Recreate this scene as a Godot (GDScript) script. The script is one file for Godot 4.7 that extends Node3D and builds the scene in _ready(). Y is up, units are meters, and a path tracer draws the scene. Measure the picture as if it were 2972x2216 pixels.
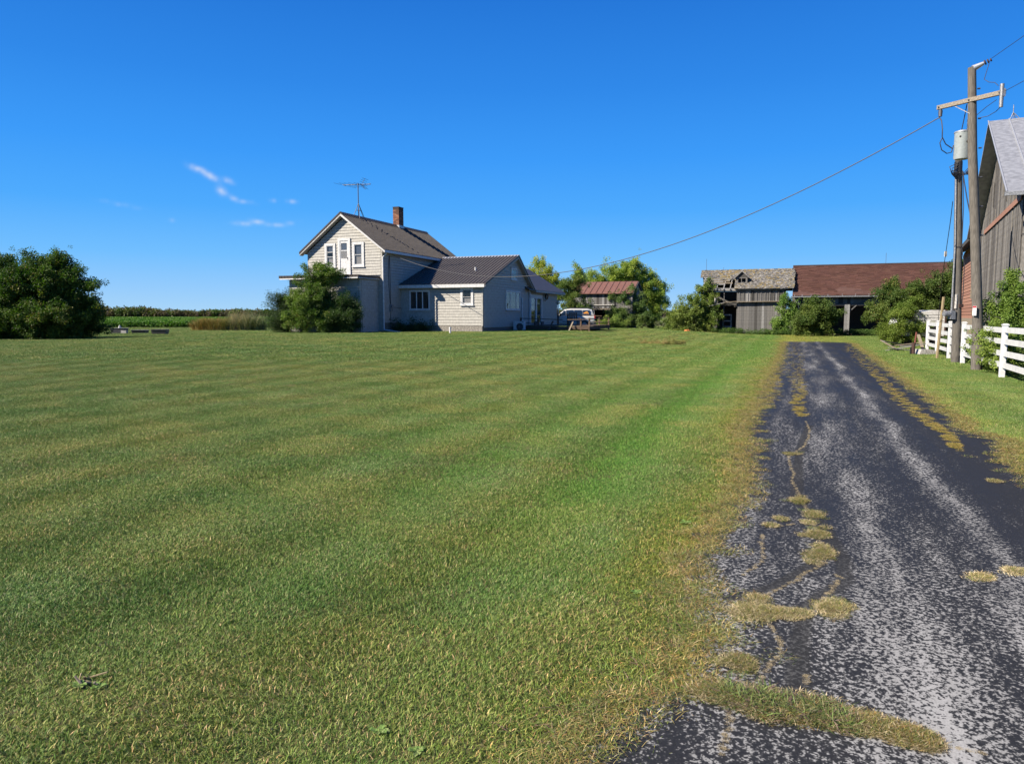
extends Node3D
# Farmhouse beside a worn asphalt driveway, old barns behind, seen at eye height from the drive.
const YAW := -0.36303            # the whole farmstead stands on one grid, turned 20.8 degrees
const DA := 0.37874              # direction of the driveway
var rng := RandomNumberGenerator.new()
var M := {}
var BOX := BoxMesh.new()
var NZ := FastNoiseLite.new()
var NF := FastNoiseLite.new()
var names := {}
var CL := {}                     # leaf cluster meshes

func V(x, y, z) -> Vector3: return Vector3(x, y, z)
func rr(a, b) -> float: return rng.randf_range(a, b)
func sm(a: float, b: float, x: float) -> float: return smoothstep(a, b, x)

# ---------- naming and nodes ----------
func numbered(n: String) -> String:
	if not names.has(n):
		names[n] = 0
		return n
	names[n] += 1
	return "%s_%03d" % [n, names[n]]
func tag(o, label := "", category := "", group := "", kind := ""):
	if label: o.set_meta("label", label)
	if category: o.set_meta("category", category)
	if group: o.set_meta("group", group)
	if kind: o.set_meta("kind", kind)
	return o
func thing(called: String, label: String, category: String, at := Vector3.ZERO, turn := 0.0, group := "") -> Node3D:
	var o := Node3D.new()
	o.name = numbered(called)
	add_child(o)
	o.position = at
	o.rotation.y = turn
	tag(o, label, category, group)
	return o
func put(called: String, mesh: Mesh, mat: Material, parent: Node = null) -> MeshInstance3D:
	var o := MeshInstance3D.new()
	o.name = called if parent else numbered(called)
	o.mesh = mesh
	o.material_override = mat
	(parent if parent else self).add_child(o, true)
	return o
func piece(called: String, parent: Node, mat: Material, c: Vector3, size: Vector3, rot := Vector3.ZERO) -> MeshInstance3D:
	var o := put(called, BOX, mat, parent)
	o.transform = Transform3D(Basis.from_euler(rot).scaled_local(size), c)
	return o
func bar(called: String, parent: Node, mat: Material, a: Vector3, b: Vector3, w: float, h: float) -> MeshInstance3D:
	var o := put(called, BOX, mat, parent)
	o.transform = bar_t(a, b, w, h)
	return o
func bar_t(a: Vector3, b: Vector3, w: float, h: float) -> Transform3D:
	var d := b - a
	var y := d.normalized()
	var up := Vector3.UP if absf(y.y) < 0.98 else Vector3.RIGHT
	var x := y.cross(up).normalized()
	var z := x.cross(y).normalized()
	return Transform3D(Basis(x * w, y * d.length(), z * h), (a + b) * 0.5)

# ---------- mesh helpers ----------
func st_new() -> SurfaceTool:
	var s := SurfaceTool.new()
	s.begin(Mesh.PRIMITIVE_TRIANGLES)
	return s
func tri(s: SurfaceTool, a: Vector3, b: Vector3, c: Vector3):
	var n := (c - a).cross(b - a).normalized()
	for p in [a, b, c]:
		s.set_normal(n)
		s.add_vertex(p)
func quad(s: SurfaceTool, a: Vector3, b: Vector3, c: Vector3, d: Vector3):
	tri(s, a, b, c)
	tri(s, a, c, d)
func bx(s: SurfaceTool, c: Vector3, size: Vector3, basis := Basis()):
	var h := size * 0.5
	var p := []
	for k in 8:
		p.append(c + basis * V(h.x * (1 if k & 1 else -1), h.y * (1 if k & 2 else -1), h.z * (1 if k & 4 else -1)))
	for f in [[4, 6, 7, 5], [0, 1, 3, 2], [1, 5, 7, 3], [0, 2, 6, 4], [2, 3, 7, 6], [0, 4, 5, 1]]:
		quad(s, p[f[0]], p[f[1]], p[f[2]], p[f[3]])
func tube(s: SurfaceTool, pts: Array, rad: Array, sides := 8, cap := true):
	var rings := []
	var last := Vector3.RIGHT
	for i in pts.size():
		var d: Vector3 = (pts[mini(i + 1, pts.size() - 1)] - pts[maxi(i - 1, 0)]).normalized()
		var x: Vector3 = last - d * last.dot(d)
		if x.length() < 0.05: x = d.cross(Vector3.FORWARD)
		x = x.normalized()
		last = x
		var y := d.cross(x)
		var ring := []
		for k in sides:
			var a := TAU * k / sides
			ring.append([pts[i] + (x * cos(a) + y * sin(a)) * rad[i], x * cos(a) + y * sin(a)])
		rings.append(ring)
	for i in pts.size() - 1:
		for k in sides:
			var q := [rings[i][k], rings[i][(k + 1) % sides], rings[i + 1][(k + 1) % sides], rings[i + 1][k]]
			for j in [0, 2, 1, 0, 3, 2]:
				s.set_normal(q[j][1])
				s.add_vertex(q[j][0])
	if cap:
		for e in [0, pts.size() - 1]:
			for k in range(1, sides - 1):
				tri(s, rings[e][0][0], rings[e][k][0], rings[e][k + 1][0])
func tube_mesh(pts: Array, rad: Array, sides := 8) -> Mesh:
	var s := st_new()
	tube(s, pts, rad, sides)
	return s.commit()
func cyl(a: Vector3, b: Vector3, r: float, sides := 10) -> Mesh: return tube_mesh([a, b], [r, r], sides)
func prism(poly: Array, d: Vector3) -> Mesh:      # closed outline swept along d
	var s := st_new()
	prism_st(s, poly, d)
	return s.commit()
func prism_st(s: SurfaceTool, poly: Array, d: Vector3):
	var n := poly.size()
	for i in n:
		quad(s, poly[i], poly[(i + 1) % n], poly[(i + 1) % n] + d, poly[i] + d)
	var p2 := PackedVector2Array()
	var nn: Vector3 = d.normalized()
	var ux: Vector3 = nn.cross(Vector3.UP if absf(nn.y) < 0.9 else Vector3.RIGHT).normalized()
	var uy := nn.cross(ux)
	for p in poly: p2.append(Vector2(p.dot(ux), p.dot(uy)))
	var t := Geometry2D.triangulate_polygon(p2)
	for i in range(0, t.size(), 3):
		tri(s, poly[t[i]], poly[t[i + 1]], poly[t[i + 2]])
		tri(s, poly[t[i]] + d, poly[t[i + 2]] + d, poly[t[i + 1]] + d)
func sag_pts(a: Vector3, b: Vector3, sag: float, n := 24) -> Array:
	var r := []
	for i in n + 1:
		var t := float(i) / n
		r.append(a.lerp(b, t) - V(0, sag * 4.0 * t * (1.0 - t), 0))
	return r
func same(n: int, r: float) -> Array:
	var a := []
	a.resize(n)
	a.fill(r)
	return a
func wire(pts: Array, r: float) -> Mesh: return tube_mesh(pts, same(pts.size(), r), 5)

# ---------- materials ----------
func noise_tex(freq: float, seed_: int, lo: float, hi: float, octaves := 4, size := 512, kind := FastNoiseLite.TYPE_SIMPLEX_SMOOTH) -> NoiseTexture2D:
	var n := FastNoiseLite.new()
	n.noise_type = kind
	n.frequency = freq
	n.seed = seed_
	n.fractal_octaves = octaves
	var t := NoiseTexture2D.new()
	t.width = size
	t.height = size
	t.seamless = true
	t.noise = n
	var g := Gradient.new()
	g.set_color(0, Color(lo, lo, lo))
	g.set_color(1, Color(hi, hi, hi))
	t.color_ramp = g
	return t
func ramp_tex(freq: float, seed_: int, stops: Array, octaves := 4, size := 512) -> NoiseTexture2D:
	var t := noise_tex(freq, seed_, 0, 1, octaves, size)
	var g := Gradient.new()
	var off := PackedFloat32Array()
	var col := PackedColorArray()
	for q in stops:
		off.append(q[0])
		col.append(Color(q[1], q[2], q[3]).linear_to_srgb())
	g.offsets = off
	g.colors = col
	t.color_ramp = g
	return t
func mat(r: float, g: float, b: float, rough := 0.8, tex: Texture2D = null, sc := Vector3.ONE, metal := 0.0, spec := 0.4) -> StandardMaterial3D:
	var m := StandardMaterial3D.new()
	m.albedo_color = Color(r, g, b).linear_to_srgb()
	m.roughness = rough
	m.metallic = metal
	m.metallic_specular = spec
	if tex:
		m.albedo_texture = tex
		m.uv1_triplanar = true
		m.uv1_world_triplanar = true
		m.uv1_scale = sc
	return m
func leaf_mat(back := 0.5) -> StandardMaterial3D:
	var m := StandardMaterial3D.new()
	m.vertex_color_use_as_albedo = true
	m.roughness = 0.55
	m.metallic_specular = 0.35
	m.cull_mode = BaseMaterial3D.CULL_DISABLED
	m.backlight_enabled = true
	m.backlight = Color(back * 0.85, back, back * 0.4)
	return m
func materials():
	var fine := noise_tex(0.03, 3, 0.72, 1.0, 5)
	var soft := noise_tex(0.012, 5, 0.8, 1.0, 4)
	var streak := noise_tex(0.02, 8, 0.45, 1.0, 5)
	var patchy := noise_tex(0.015, 12, 0.55, 1.0, 5)
	M.siding = mat(0.41, 0.395, 0.36, 0.6, soft, V(1.2, 0.6, 1.2))
	M.white = mat(0.62, 0.62, 0.62, 0.5, soft, V(1, 1, 1))
	M.white_old = mat(0.58, 0.56, 0.53, 0.65, patchy, V(2, 1, 2))
	M.roof = mat(0.082, 0.073, 0.069, 0.55, soft, V(0.5, 0.5, 0.5), 0.0, 0.35)
	M.trim_dark = mat(0.05, 0.04, 0.038, 0.45, soft)
	M.concrete = mat(0.36, 0.33, 0.29, 0.9, patchy, V(1.1, 1.1, 1.1))
	M.block = mat(0.25, 0.225, 0.19, 0.9, patchy, V(1.3, 1.3, 1.3))
	M.glass = mat(0.012, 0.014, 0.018, 0.04)
	M.glass.metallic_specular = 0.75
	M.pane = mat(0.04, 0.045, 0.05, 0.03)
	M.pane.transparency = BaseMaterial3D.TRANSPARENCY_ALPHA
	M.pane.albedo_color.a = 0.12
	M.plaster = mat(0.16, 0.15, 0.135, 0.9)
	M.curtain_or_reflection = mat(0.5, 0.48, 0.46, 0.95, patchy, V(3, 1.2, 3))  # pale cloth of the real curtains
	M.sky_reflection = mat(0.16, 0.2, 0.28, 0.9, streak, V(9, 0.5, 9))  # reflected sky painted as a blue panel behind the upper panes
	M.brick = []
	for k in 4: M.brick.append(mat([0.30, 0.25, 0.20, 0.34][k], [0.10, 0.085, 0.085, 0.13][k], [0.055, 0.05, 0.06, 0.08][k], 0.92, fine, V(6, 6, 6)))
	M.mortar = mat(0.42, 0.39, 0.34, 0.95, fine, V(5, 5, 5))
	M.soot = mat(0.06, 0.05, 0.045, 0.95, fine, V(5, 5, 5))
	M.flash = mat(0.5, 0.51, 0.53, 0.45, soft, V(2, 2, 2), 0.6)
	M.galv = mat(0.42, 0.43, 0.45, 0.5, patchy, V(2, 2, 2), 0.5)
	M.steel = mat(0.10, 0.10, 0.11, 0.5, null, Vector3.ONE, 0.6)
	M.black = mat(0.02, 0.02, 0.022, 0.5)
	M.wire = mat(0.03, 0.03, 0.035, 0.5)
	M.wire_alu = mat(0.07, 0.07, 0.075, 0.5)
	M.grey_wood = []
	for k in 5: M.grey_wood.append(mat([0.32, 0.20, 0.40, 0.11, 0.25][k], [0.315, 0.195, 0.395, 0.105, 0.24][k], [0.315, 0.19, 0.39, 0.10, 0.23][k], 0.95, streak, V(9, 0.45, 9)))
	M.brown_wood = []
	for k in 4: M.brown_wood.append(mat([0.27, 0.19, 0.33, 0.13][k], [0.25, 0.175, 0.31, 0.118][k], [0.225, 0.16, 0.285, 0.108][k], 0.95, streak, V(8, 0.4, 8)))
	M.deck = []
	for k in 3: M.deck.append(mat([0.20, 0.16, 0.23][k], [0.13, 0.11, 0.16][k], [0.085, 0.08, 0.11][k], 0.9, streak, V(5, 2, 1)))
	M.fresh_wood = mat(0.44, 0.345, 0.2, 0.85, streak, V(6, 0.5, 6))
	M.pale_wood = mat(0.36, 0.30, 0.22, 0.9, streak, V(6, 1, 6))
	M.pole = []
	for k in 2: M.pole.append(mat([0.22, 0.19][k], [0.20, 0.175][k], [0.175, 0.155][k], 0.95, streak, V(7, 0.25, 7)))
	M.arm = mat(0.42, 0.36, 0.29, 0.9, streak, V(2, 4, 2))
	M.vinyl = mat(0.60, 0.61, 0.62, 0.4, noise_tex(0.01, 21, 0.86, 1.0, 4), V(0.8, 0.8, 0.8))
	M.barn_red = []
	for k in 3: M.barn_red.append(mat([0.46, 0.42, 0.49][k], [0.235, 0.21, 0.255][k], [0.165, 0.15, 0.18][k], 0.9, patchy, V(1.2, 3, 1.2)))
	M.stone = mat(0.38, 0.32, 0.24, 0.95, patchy, V(1.4, 1.4, 1.4))
	M.tin = mat(0.38, 0.39, 0.41, 0.5, noise_tex(0.012, 31, 0.7, 1.0, 5), V(0.6, 0.6, 0.6), 0.35, 0.5)
	M.tin_seam = mat(0.36, 0.37, 0.39, 0.45, null, Vector3.ONE, 0.4)
	M.rust = []
	for k in 3: M.rust.append(mat(1, 1, 1, 0.75, ramp_tex(0.02, 40 + k, [[0.0, 0.11, 0.05, 0.038], [0.45, 0.16, 0.072, 0.055], [0.7, 0.14, 0.08, 0.07], [1.0, 0.25, 0.13, 0.085]], 5, 256), V(0.7, 0.35, 0.7), 0.2))
	M.shingle = []
	for k in 3: M.shingle.append(mat([0.175, 0.155, 0.195][k], [0.072, 0.064, 0.084][k], [0.052, 0.048, 0.064][k], 0.95, fine, V(2.2, 2.2, 2.2)))
	M.old_shingle = []
	for k in 5: M.old_shingle.append(mat([0.25, 0.21, 0.30, 0.24, 0.16][k], [0.23, 0.19, 0.275, 0.195, 0.145][k], [0.20, 0.17, 0.24, 0.12, 0.13][k], 0.95, fine, V(3, 3, 3)))
	M.paint_car = mat(0.42, 0.42, 0.41, 0.35)
	M.paint_car.clearcoat_enabled = true
	M.paint_car.clearcoat = 0.3
	M.car_low = mat(0.42, 0.42, 0.42, 0.5, patchy, V(2, 2, 2), 0.2)
	M.tyre = mat(0.02, 0.02, 0.02, 0.9)
	M.red_lens = mat(0.42, 0.02, 0.02, 0.2)
	M.sticker = mat(0.85, 0.36, 0.05, 0.6)
	M.rust_pipe = mat(0.09, 0.05, 0.042, 0.8, patchy, V(4, 4, 4))
	M.orange = mat(0.62, 0.22, 0.06, 0.8, patchy, V(2, 2, 2))
	M.sign_red = mat(0.30, 0.03, 0.04, 0.5)
	M.unit_white = mat(0.66, 0.67, 0.68, 0.5, soft, V(2, 2, 2))
	M.leaf = leaf_mat(0.85)
	M.grass = leaf_mat(0.45)
	M.grass.roughness = 0.6
	M.grass.metallic_specular = 0.38
	M.bark = mat(0.12, 0.095, 0.075, 0.95, streak, V(6, 1, 6))
	M.lawn = mat(1, 1, 1, 0.95, ramp_tex(0.02, 77, [[0.0, 0.05, 0.055, 0.02], [0.4, 0.07, 0.078, 0.028], [0.65, 0.09, 0.085, 0.036], [1.0, 0.14, 0.115, 0.06]], 6, 1024), V(0.23, 0.23, 0.23), 0.0, 0.2)
	M.soil = mat(0.2, 0.15, 0.1, 0.95, fine, V(3, 3, 3))

# ---------- ground ----------
func drive_s(x: float, z: float) -> float: return (x - 1.92) * cos(DA) + (z + 6.0) * sin(DA)
func drive_v(x: float, z: float) -> float: return (x - 1.92) * sin(DA) - (z + 6.0) * cos(DA)
func drive_p(s: float, v: float) -> Vector3: return V(1.92 + s * cos(DA) + v * sin(DA), 0, -6.0 + s * sin(DA) - v * cos(DA))
const EL := [[-20.0, -0.1], [-3.8, -0.09], [-3.47, -0.01], [-3.2, 0.09], [-2.92, 0.12], [-2.58, 0.2], [-2.26, 0.06], [-1.77, -0.06], [-1.09, -0.06], [-0.13, 0.05], [1.13, 0.06], [3.36, 0.04], [4.47, -0.18], [7.35, -0.07], [12.1, -0.05], [21.7, -0.02], [43.0, -0.1]]
const ER := [[-20.0, 2.6], [2.4, 2.68], [3.45, 2.72], [4.58, 3.05], [5.66, 2.79], [9.66, 2.85], [12.65, 2.91], [21.6, 3.18], [44.5, 3.63]]
func table(t: Array, v: float) -> float:
	for i in t.size() - 1:
		if v <= t[i + 1][0]: return lerpf(t[i][1], t[i + 1][1], clampf((v - t[i][0]) / (t[i + 1][0] - t[i][0]), 0, 1))
	return t[-1][1]
func edge_l(v: float) -> float:
	return table(EL, v) + 0.10 * NZ.get_noise_2d(v * 130.0, 11.0) + 0.10 * NZ.get_noise_2d(v * 420.0, 47.0)
func edge_r(v: float) -> float:
	return table(ER, v) + 0.10 * NZ.get_noise_2d(v * 110.0, 93.0) + 0.10 * NZ.get_noise_2d(v * 350.0, 31.0)
func ground(x: float, z: float) -> float:
	var d := -z
	var a := sm(12.0, 40.0, d) * (1.0 - sm(55.0, 90.0, d))
	var w := sm(1.0, 16.0, -drive_s(x, z))
	var f := 1.0 - 0.75 * sm(12.0, 28.0, -x)
	var bump := 0.025 * NZ.get_noise_2d(x * 6.0, z * 6.0) * sm(2.0, 6.0, -drive_s(x, z)) * (1.0 - sm(60.0, 100.0, d))
	return 0.64 * a * w * f + bump
func gp(x: float, z: float) -> Vector3: return V(x, ground(x, z), z)

# ---------- from a pixel of the photograph (2972 x 2216) to the flat ground ----------
func pix(x: float, y: float) -> Vector3:
	var p := atan(193.0 / 2060.0)
	var u := (x - 1486.0) / 2060.0
	var w := -(y - 1108.0) / 2060.0
	var d := V(u, w * cos(p) - sin(p), -(cos(p) + w * sin(p)))
	return V(0, 1.66, 0) + d * (1.66 / -d.y)
func pa(x: float, y: float) -> Vector3: return pix(1880.0 + x / 1.6264, 1200.0 + y / 1.6264)
func pb(x: float, y: float) -> Vector3: return pix(1700.0 + x / 1.7421, 950.0 + y / 1.7421)

# ---------- foliage ----------
func leaf(s: SurfaceTool, p: Vector3, dir: Vector3, side: Vector3, l: float, w: float, c: Color):
	var up := side.cross(dir).normalized()
	var a := p
	var t := p + dir * l - up * l * 0.12
	var m := p + dir * l * 0.42 + up * w * 0.12
	s.set_color(c)
	tri(s, a, m - side * w * 0.5, t)
	tri(s, a, t, m + side * w * 0.5)
func rdir() -> Vector3:
	var z := rr(-1, 1)
	var a := rr(0, TAU)
	var r := sqrt(1.0 - z * z)
	return V(r * cos(a), z, r * sin(a))
func cluster(n: int, rad: float, l: float, w: float, up := 0.2, flat := 1.0) -> Mesh:
	var s := st_new()
	for i in n:
		var d := rdir()
		var p := d * rad * pow(rng.randf(), 0.45)
		p.y *= flat
		var dir := (rdir() + d * 0.5 + V(0, up - 0.25, 0)).normalized()
		var nrm := (rdir() * 0.8 + V(0, 0.9, 0)).normalized()
		var side := dir.cross(nrm)
		if side.length() < 0.1: side = dir.cross(V(1, 0, 0))
		side = side.normalized()
		var b := rr(0.75, 1.2)
		var k := rr(0.7, 1.25)
		leaf(s, p, dir, side, l * k, w * k, Color(b * rr(0.92, 1.1), b, b * rr(0.85, 1.1)))
	return s.commit()
func blades(n: int, rad: float, h0: float, h1: float, w: float, lean: float, cols: Array) -> Mesh:
	var s := st_new()
	for i in n:
		var a := rr(0, TAU)
		var r := rad * sqrt(rng.randf())
		var p := V(cos(a) * r, 0, sin(a) * r)
		var h := rr(h0, h1)
		var la := rr(0, TAU)
		var ld := V(cos(la), 0, sin(la)) * lean * rr(0.3, 1.2) + V(0.36, 0, 0)
		var dir := (V(0, 1, 0) + ld).normalized()
		var dir2 := (V(0, 0.55, 0) + ld * 1.5).normalized()
		var sa := rr(0, TAU)
		var side := V(cos(sa), 0, sin(sa)) * w * rr(0.6, 1.2) * 0.5
		var c: Color = cols[rng.randi() % cols.size()]
		var b := rr(0.6, 1.4)
		s.set_color(Color(c.r * b, c.g * b, c.b * b))
		var m := p + dir * h * 0.55
		var t := m + dir2 * h * 0.5
		tri(s, p - side, m - side * 0.8, m + side * 0.8)
		tri(s, p - side, m + side * 0.8, p + side)
		tri(s, m - side * 0.8, t, m + side * 0.8)
	return s.commit()
func multi(called: String, mesh: Mesh, m: Material, tr: Array, cols: Array, parent: Node) -> MultiMeshInstance3D:
	var mm := MultiMesh.new()
	mm.transform_format = MultiMesh.TRANSFORM_3D
	mm.use_colors = true
	mm.mesh = mesh
	mm.instance_count = tr.size()
	for i in tr.size():
		mm.set_instance_transform(i, tr[i])
		mm.set_instance_color(i, cols[i])
	var o := MultiMeshInstance3D.new()
	o.name = called
	o.multimesh = mm
	o.material_override = m
	parent.add_child(o, true)
	o.set_meta("kind", "stuff")
	return o
func spin(p: Vector3, sc: float) -> Transform3D:
	return Transform3D(Basis.from_euler(V(rr(-0.5, 0.5), rr(0, TAU), rr(-0.5, 0.5))).scaled(Vector3.ONE * sc), p)
func mixc(a: Color, b: Color, t: float) -> Color: return a.lerp(b, t)
func clusters():
	CL.broad = []
	CL.small = []
	CL.vine = []
	CL.needle = []
	CL.weed = []
	for k in 3:
		CL.broad.append(cluster(34, 0.34, 0.14, 0.08))
		CL.small.append(cluster(42, 0.28, 0.095, 0.052))
		CL.vine.append(cluster(30, 0.28, 0.12, 0.11, 0.0))
		CL.needle.append(cluster(60, 0.26, 0.10, 0.022, 0.6))
		CL.weed.append(cluster(40, 0.26, 0.09, 0.05, 0.4, 0.7))
# lobes: [centre, radii] from the base; n leaf clusters on and in them
func foliage(parent: Node, called: String, lobes: Array, n: int, kind: String, cols: Array, sc := 1.0, floor_y := 0.05, fill := 0.4):
	var glow := 1.4 if kind in ["vine", "weed", "small"] else 1.1
	var tot := 0.0
	for q in lobes: tot += pow(q[1].x * q[1].y * q[1].z, 0.6667)
	var trs := [[], [], []]
	var cs := [[], [], []]
	for q in lobes:
		var k := int(n * pow(q[1].x * q[1].y * q[1].z, 0.6667) / tot)
		var tips := []
		for i in maxi(8, k / 11):
			var d := rdir()
			var lump: float = 1.0 + 0.34 * NF.get_noise_3dv((d * 1.6 + q[0]) * 60.0)
			tips.append([q[0] + d * q[1] * lerpf(fill + 0.15, 1.08, pow(rng.randf(), 0.45)) * lump, d, rr(0.5, 1.25)])
		for i in k:
			var tp: Array = tips[rng.randi() % tips.size()]
			var s := sc * rr(0.6, 1.1)
			var along: Vector3 = tp[1] * rr(-0.75, 0.5) * sc
			var p: Vector3 = tp[0] + along * 0.8 * tp[2] + rdir() * V(0.42, 0.24, 0.42) * sc * tp[2] * rng.randf()
			if i % 9 == 0:
				p += (tp[1] + V(0, 0.4, 0)) * rr(0.2, 0.55) * sc
				s *= 0.55
			if i % 6 == 0: p = q[0] + rdir() * q[1] * rr(0.0, 0.75)
			if p.y < floor_y: continue
			var h := rng.randi() % 3
			trs[h].append(spin(p, s))
			cs[h].append(glow * mixc(cols[0], cols[1], clampf(0.5 + 1.1 * NF.get_noise_3dv(p * 45.0) + rr(-0.3, 0.3), 0, 1)) if cols.size() == 2 or rng.randf() > 0.06 else cols[2])
	for h in 3:
		if trs[h].size(): multi(called, CL[kind][h], M.leaf, trs[h], cs[h], parent)
func stem(parent: Node, called: String, list: Array):
	var s := st_new()
	for q in list: tube(s, q[0], q[1], 7)
	put(called, s.commit(), M.bark, parent)
func limbs(h: float, r: float, spread: float, n: int) -> Array:
	var out := [[[V(0, -0.2, 0), V(rr(-.1, .1), h * 0.4, rr(-.1, .1)), V(rr(-.2, .2), h, rr(-.2, .2))], [r, r * 0.75, r * 0.25]]]
	for i in n:
		var a := TAU * i / n + rr(-0.4, 0.4)
		var y := h * rr(0.12, 0.55)
		var e := V(cos(a) * spread * rr(0.6, 1), y + h * rr(0.25, 0.5), sin(a) * spread * rr(0.6, 1))
		out.append([[V(0, y, 0), e * V(0.45, 1, 0.45) - V(0, (e.y - y) * 0.35, 0), e], [r * 0.55, r * 0.35, r * 0.1]])
	return out

# ---------- the setting ----------
func build_ground():
	var xs := [-1600.0, -700.0, -350.0, -200.0, -130.0]
	for i in range(-96, 97, 2): xs.append(float(i))
	xs.append_array([130.0, 200.0, 350.0, 700.0, 1600.0])
	var zs := [30.0, 12.0]
	for i in range(6, -121, -2): zs.append(float(i))
	zs.append_array([-150.0, -220.0, -350.0, -600.0, -1000.0, -1800.0])
	var s := st_new()
	s.set_smooth_group(0)
	for j in zs.size() - 1:
		for i in xs.size() - 1:
			var a := gp(xs[i], zs[j])
			var b := gp(xs[i], zs[j + 1])
			var c := gp(xs[i + 1], zs[j + 1])
			var d := gp(xs[i + 1], zs[j])
			for p in [a, b, c, a, c, d]: s.add_vertex(p)
	s.generate_normals()
	tag(put("lawn", s.commit(), M.lawn), "", "", "", "structure")
var cracks := []          # polylines of grassy cracks, in drive coordinates
func build_drive():
	var polys := [
		[pa(745, 40), pa(765, 80), pa(760, 120), pa(735, 165), pa(690, 190), pa(665, 215), pa(675, 260), pa(690, 290), pa(680, 330), pa(700, 360), pa(710, 390), pa(745, 450), pa(805, 578), pa(820, 668), pa(830, 715), pa(800, 740), pa(740, 765), pa(700, 800), pa(660, 820), pa(600, 850), pa(540, 880), pa(510, 905), pa(560, 990), pa(600, 1040), pa(625, 1090), pa(628, 1130), pa(610, 1170), pa(580, 1210), pa(540, 1250), pa(515, 1280)],
		[pa(885, 770), pa(915, 790), pa(880, 820), pa(865, 850), pa(830, 885), pa(870, 935)],
		[pa(545, 580), pa(535, 620), pa(545, 660), pa(540, 710), pa(490, 745), pa(440, 780)],
		[pa(1320, 1570), pa(1420, 1592), pa(1520, 1612), pa(1600, 1628)],
		[pa(380, 1410), pa(385, 1480), pa(370, 1560), pa(345, 1640)],
		[pa(740, 1240), pa(755, 1270), pa(750, 1295)], [pa(555, 535), pa(640, 540), pa(690, 530)]]
	for q in polys:
		var l := []
		for p in q: l.append(Vector2(drive_s(p.x, p.z), drive_v(p.x, p.z)))
		cracks.append(l)
	# sealer filler bands of darker, browner tar
	var filler := [[drive2(pa(765, 60)), drive2(pa(725, 200)), drive2(pa(700, 400)), drive2(pa(830, 560)), drive2(pa(915, 700)), drive2(pa(930, 800)), drive2(pa(760, 940)), drive2(pa(720, 1100)), drive2(pa(715, 1320))], [drive2(pa(800, 720)), drive2(pa(620, 820)), drive2(pa(400, 890))], [drive2(pa(1250, 1540)), drive2(pa(1776, 1640))]]
	var n1 := FastNoiseLite.new()
	n1.seed = 5
	n1.frequency = 1.0
	n1.noise_type = FastNoiseLite.TYPE_SIMPLEX_SMOOTH
	n1.fractal_octaves = 2
	var n2 := FastNoiseLite.new()
	n2.seed = 9
	n2.frequency = 1.0
	n2.fractal_octaves = 3
	n2.domain_warp_enabled = true
	n2.domain_warp_amplitude = 0.6
	var am := ArrayMesh.new()
	var segs := [[-16.0, -4.6, 128, 256], [-4.6, 2.0, 1400, 1500], [2.0, 14.0, 900, 1300], [14.0, 42.5, 420, 1300]]
	var s0 := -0.9
	var sw := 5.4
	for q in segs:
		var w: int = q[2]
		var h: int = q[3]
		var col := PackedByteArray()
		col.resize(w * h * 3)
		var rough := PackedByteArray()
		rough.resize(w * h)
		var at := 0
		for j in h:
			var v: float = lerpf(q[0], q[1], (j + 0.5) / h)
			var near := sm(1.5, -2.5, v)
			var vw := 23.0 * v if v < 0.0 else 108.0 * (1.0 - exp(-v / 6.0)) + 5.0 * v
			var wob := 0.14 * n2.get_noise_2d(v * 0.5, 7.0)
			var fb := []
			for f in filler:
				for k in f.size() - 1:
					var p: Vector2 = f[k]
					var r: Vector2 = f[k + 1]
					if (v - p.y) * (v - r.y) <= 0.0 and absf(r.y - p.y) > 0.001: fb.append(lerpf(p.x, r.x, (v - p.y) / (r.y - p.y)))
			for i in w:
				var s: float = s0 + sw * (i + 0.5) / w
				var lo := n2.get_noise_2d(s * 1.9, v * 0.22)
				var d := -0.47 + 0.34 * lo + 0.15 * near
				d += 0.33 * exp(-pow((s - 0.98 - wob) / 0.33, 2.0)) + 0.44 * exp(-pow((s - 1.75 - wob) / 0.16, 2.0)) + 0.2 * exp(-pow((s - 0.2) / 0.25, 2.0)) + 0.08 * near * exp(-pow((s - 1.3) / 0.6, 2.0))
				d -= 0.25 * sm(2.0, 2.4, s)
				var n := 0.66 * n1.get_noise_2d(s * 26.0, vw * 1.2) + 0.56 * n1.get_noise_2d(s * 70.0 + 9.0, vw * 3.2) + 0.25 * n2.get_noise_2d(s * 7.0, v * 3.0)
				var tar := 0.0
				for x in fb: tar = maxf(tar, 0.8 - 0.8 * sm(0.035, 0.07, absf(s - x + 0.04 * lo + 0.02 * n)))
				var f := sm(0.02, 0.12, n + d) * (1.0 - tar)
				var g := 0.8 + 0.4 * rng.randf()
				f = maxf(f, 0.16 * sm(-0.42, 0.0, n + d) * sm(0.35, 0.9, rng.randf()))
				var pale := 0.85 + 0.3 * lo
				var r_ := lerpf(lerpf(0.0135, 0.0155, tar) * g, 0.25 * pale * g, f)
				var g_ := lerpf(lerpf(0.0138, 0.0155, tar) * g, 0.248 * pale * g, f)
				var b_ := lerpf(lerpf(0.0150, 0.0155, tar) * g, 0.243 * pale * g, f)
				col[at * 3] = int(255.0 * pow(r_, 0.4545))
				col[at * 3 + 1] = int(255.0 * pow(g_, 0.4545))
				col[at * 3 + 2] = int(255.0 * pow(b_, 0.4545))
				rough[at] = int(255.0 * clampf(lerpf(0.66 + 0.12 * lo + 0.2 * tar, 0.97, f), 0, 1))
				at += 1
		var m := StandardMaterial3D.new()
		m.albedo_texture = ImageTexture.create_from_image(Image.create_from_data(w, h, false, Image.FORMAT_RGB8, col))
		m.roughness_texture = ImageTexture.create_from_image(Image.create_from_data(w, h, false, Image.FORMAT_L8, rough))
		m.roughness_texture_channel = BaseMaterial3D.TEXTURE_CHANNEL_RED
		m.texture_repeat = false
		m.metallic_specular = 0.27
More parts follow.
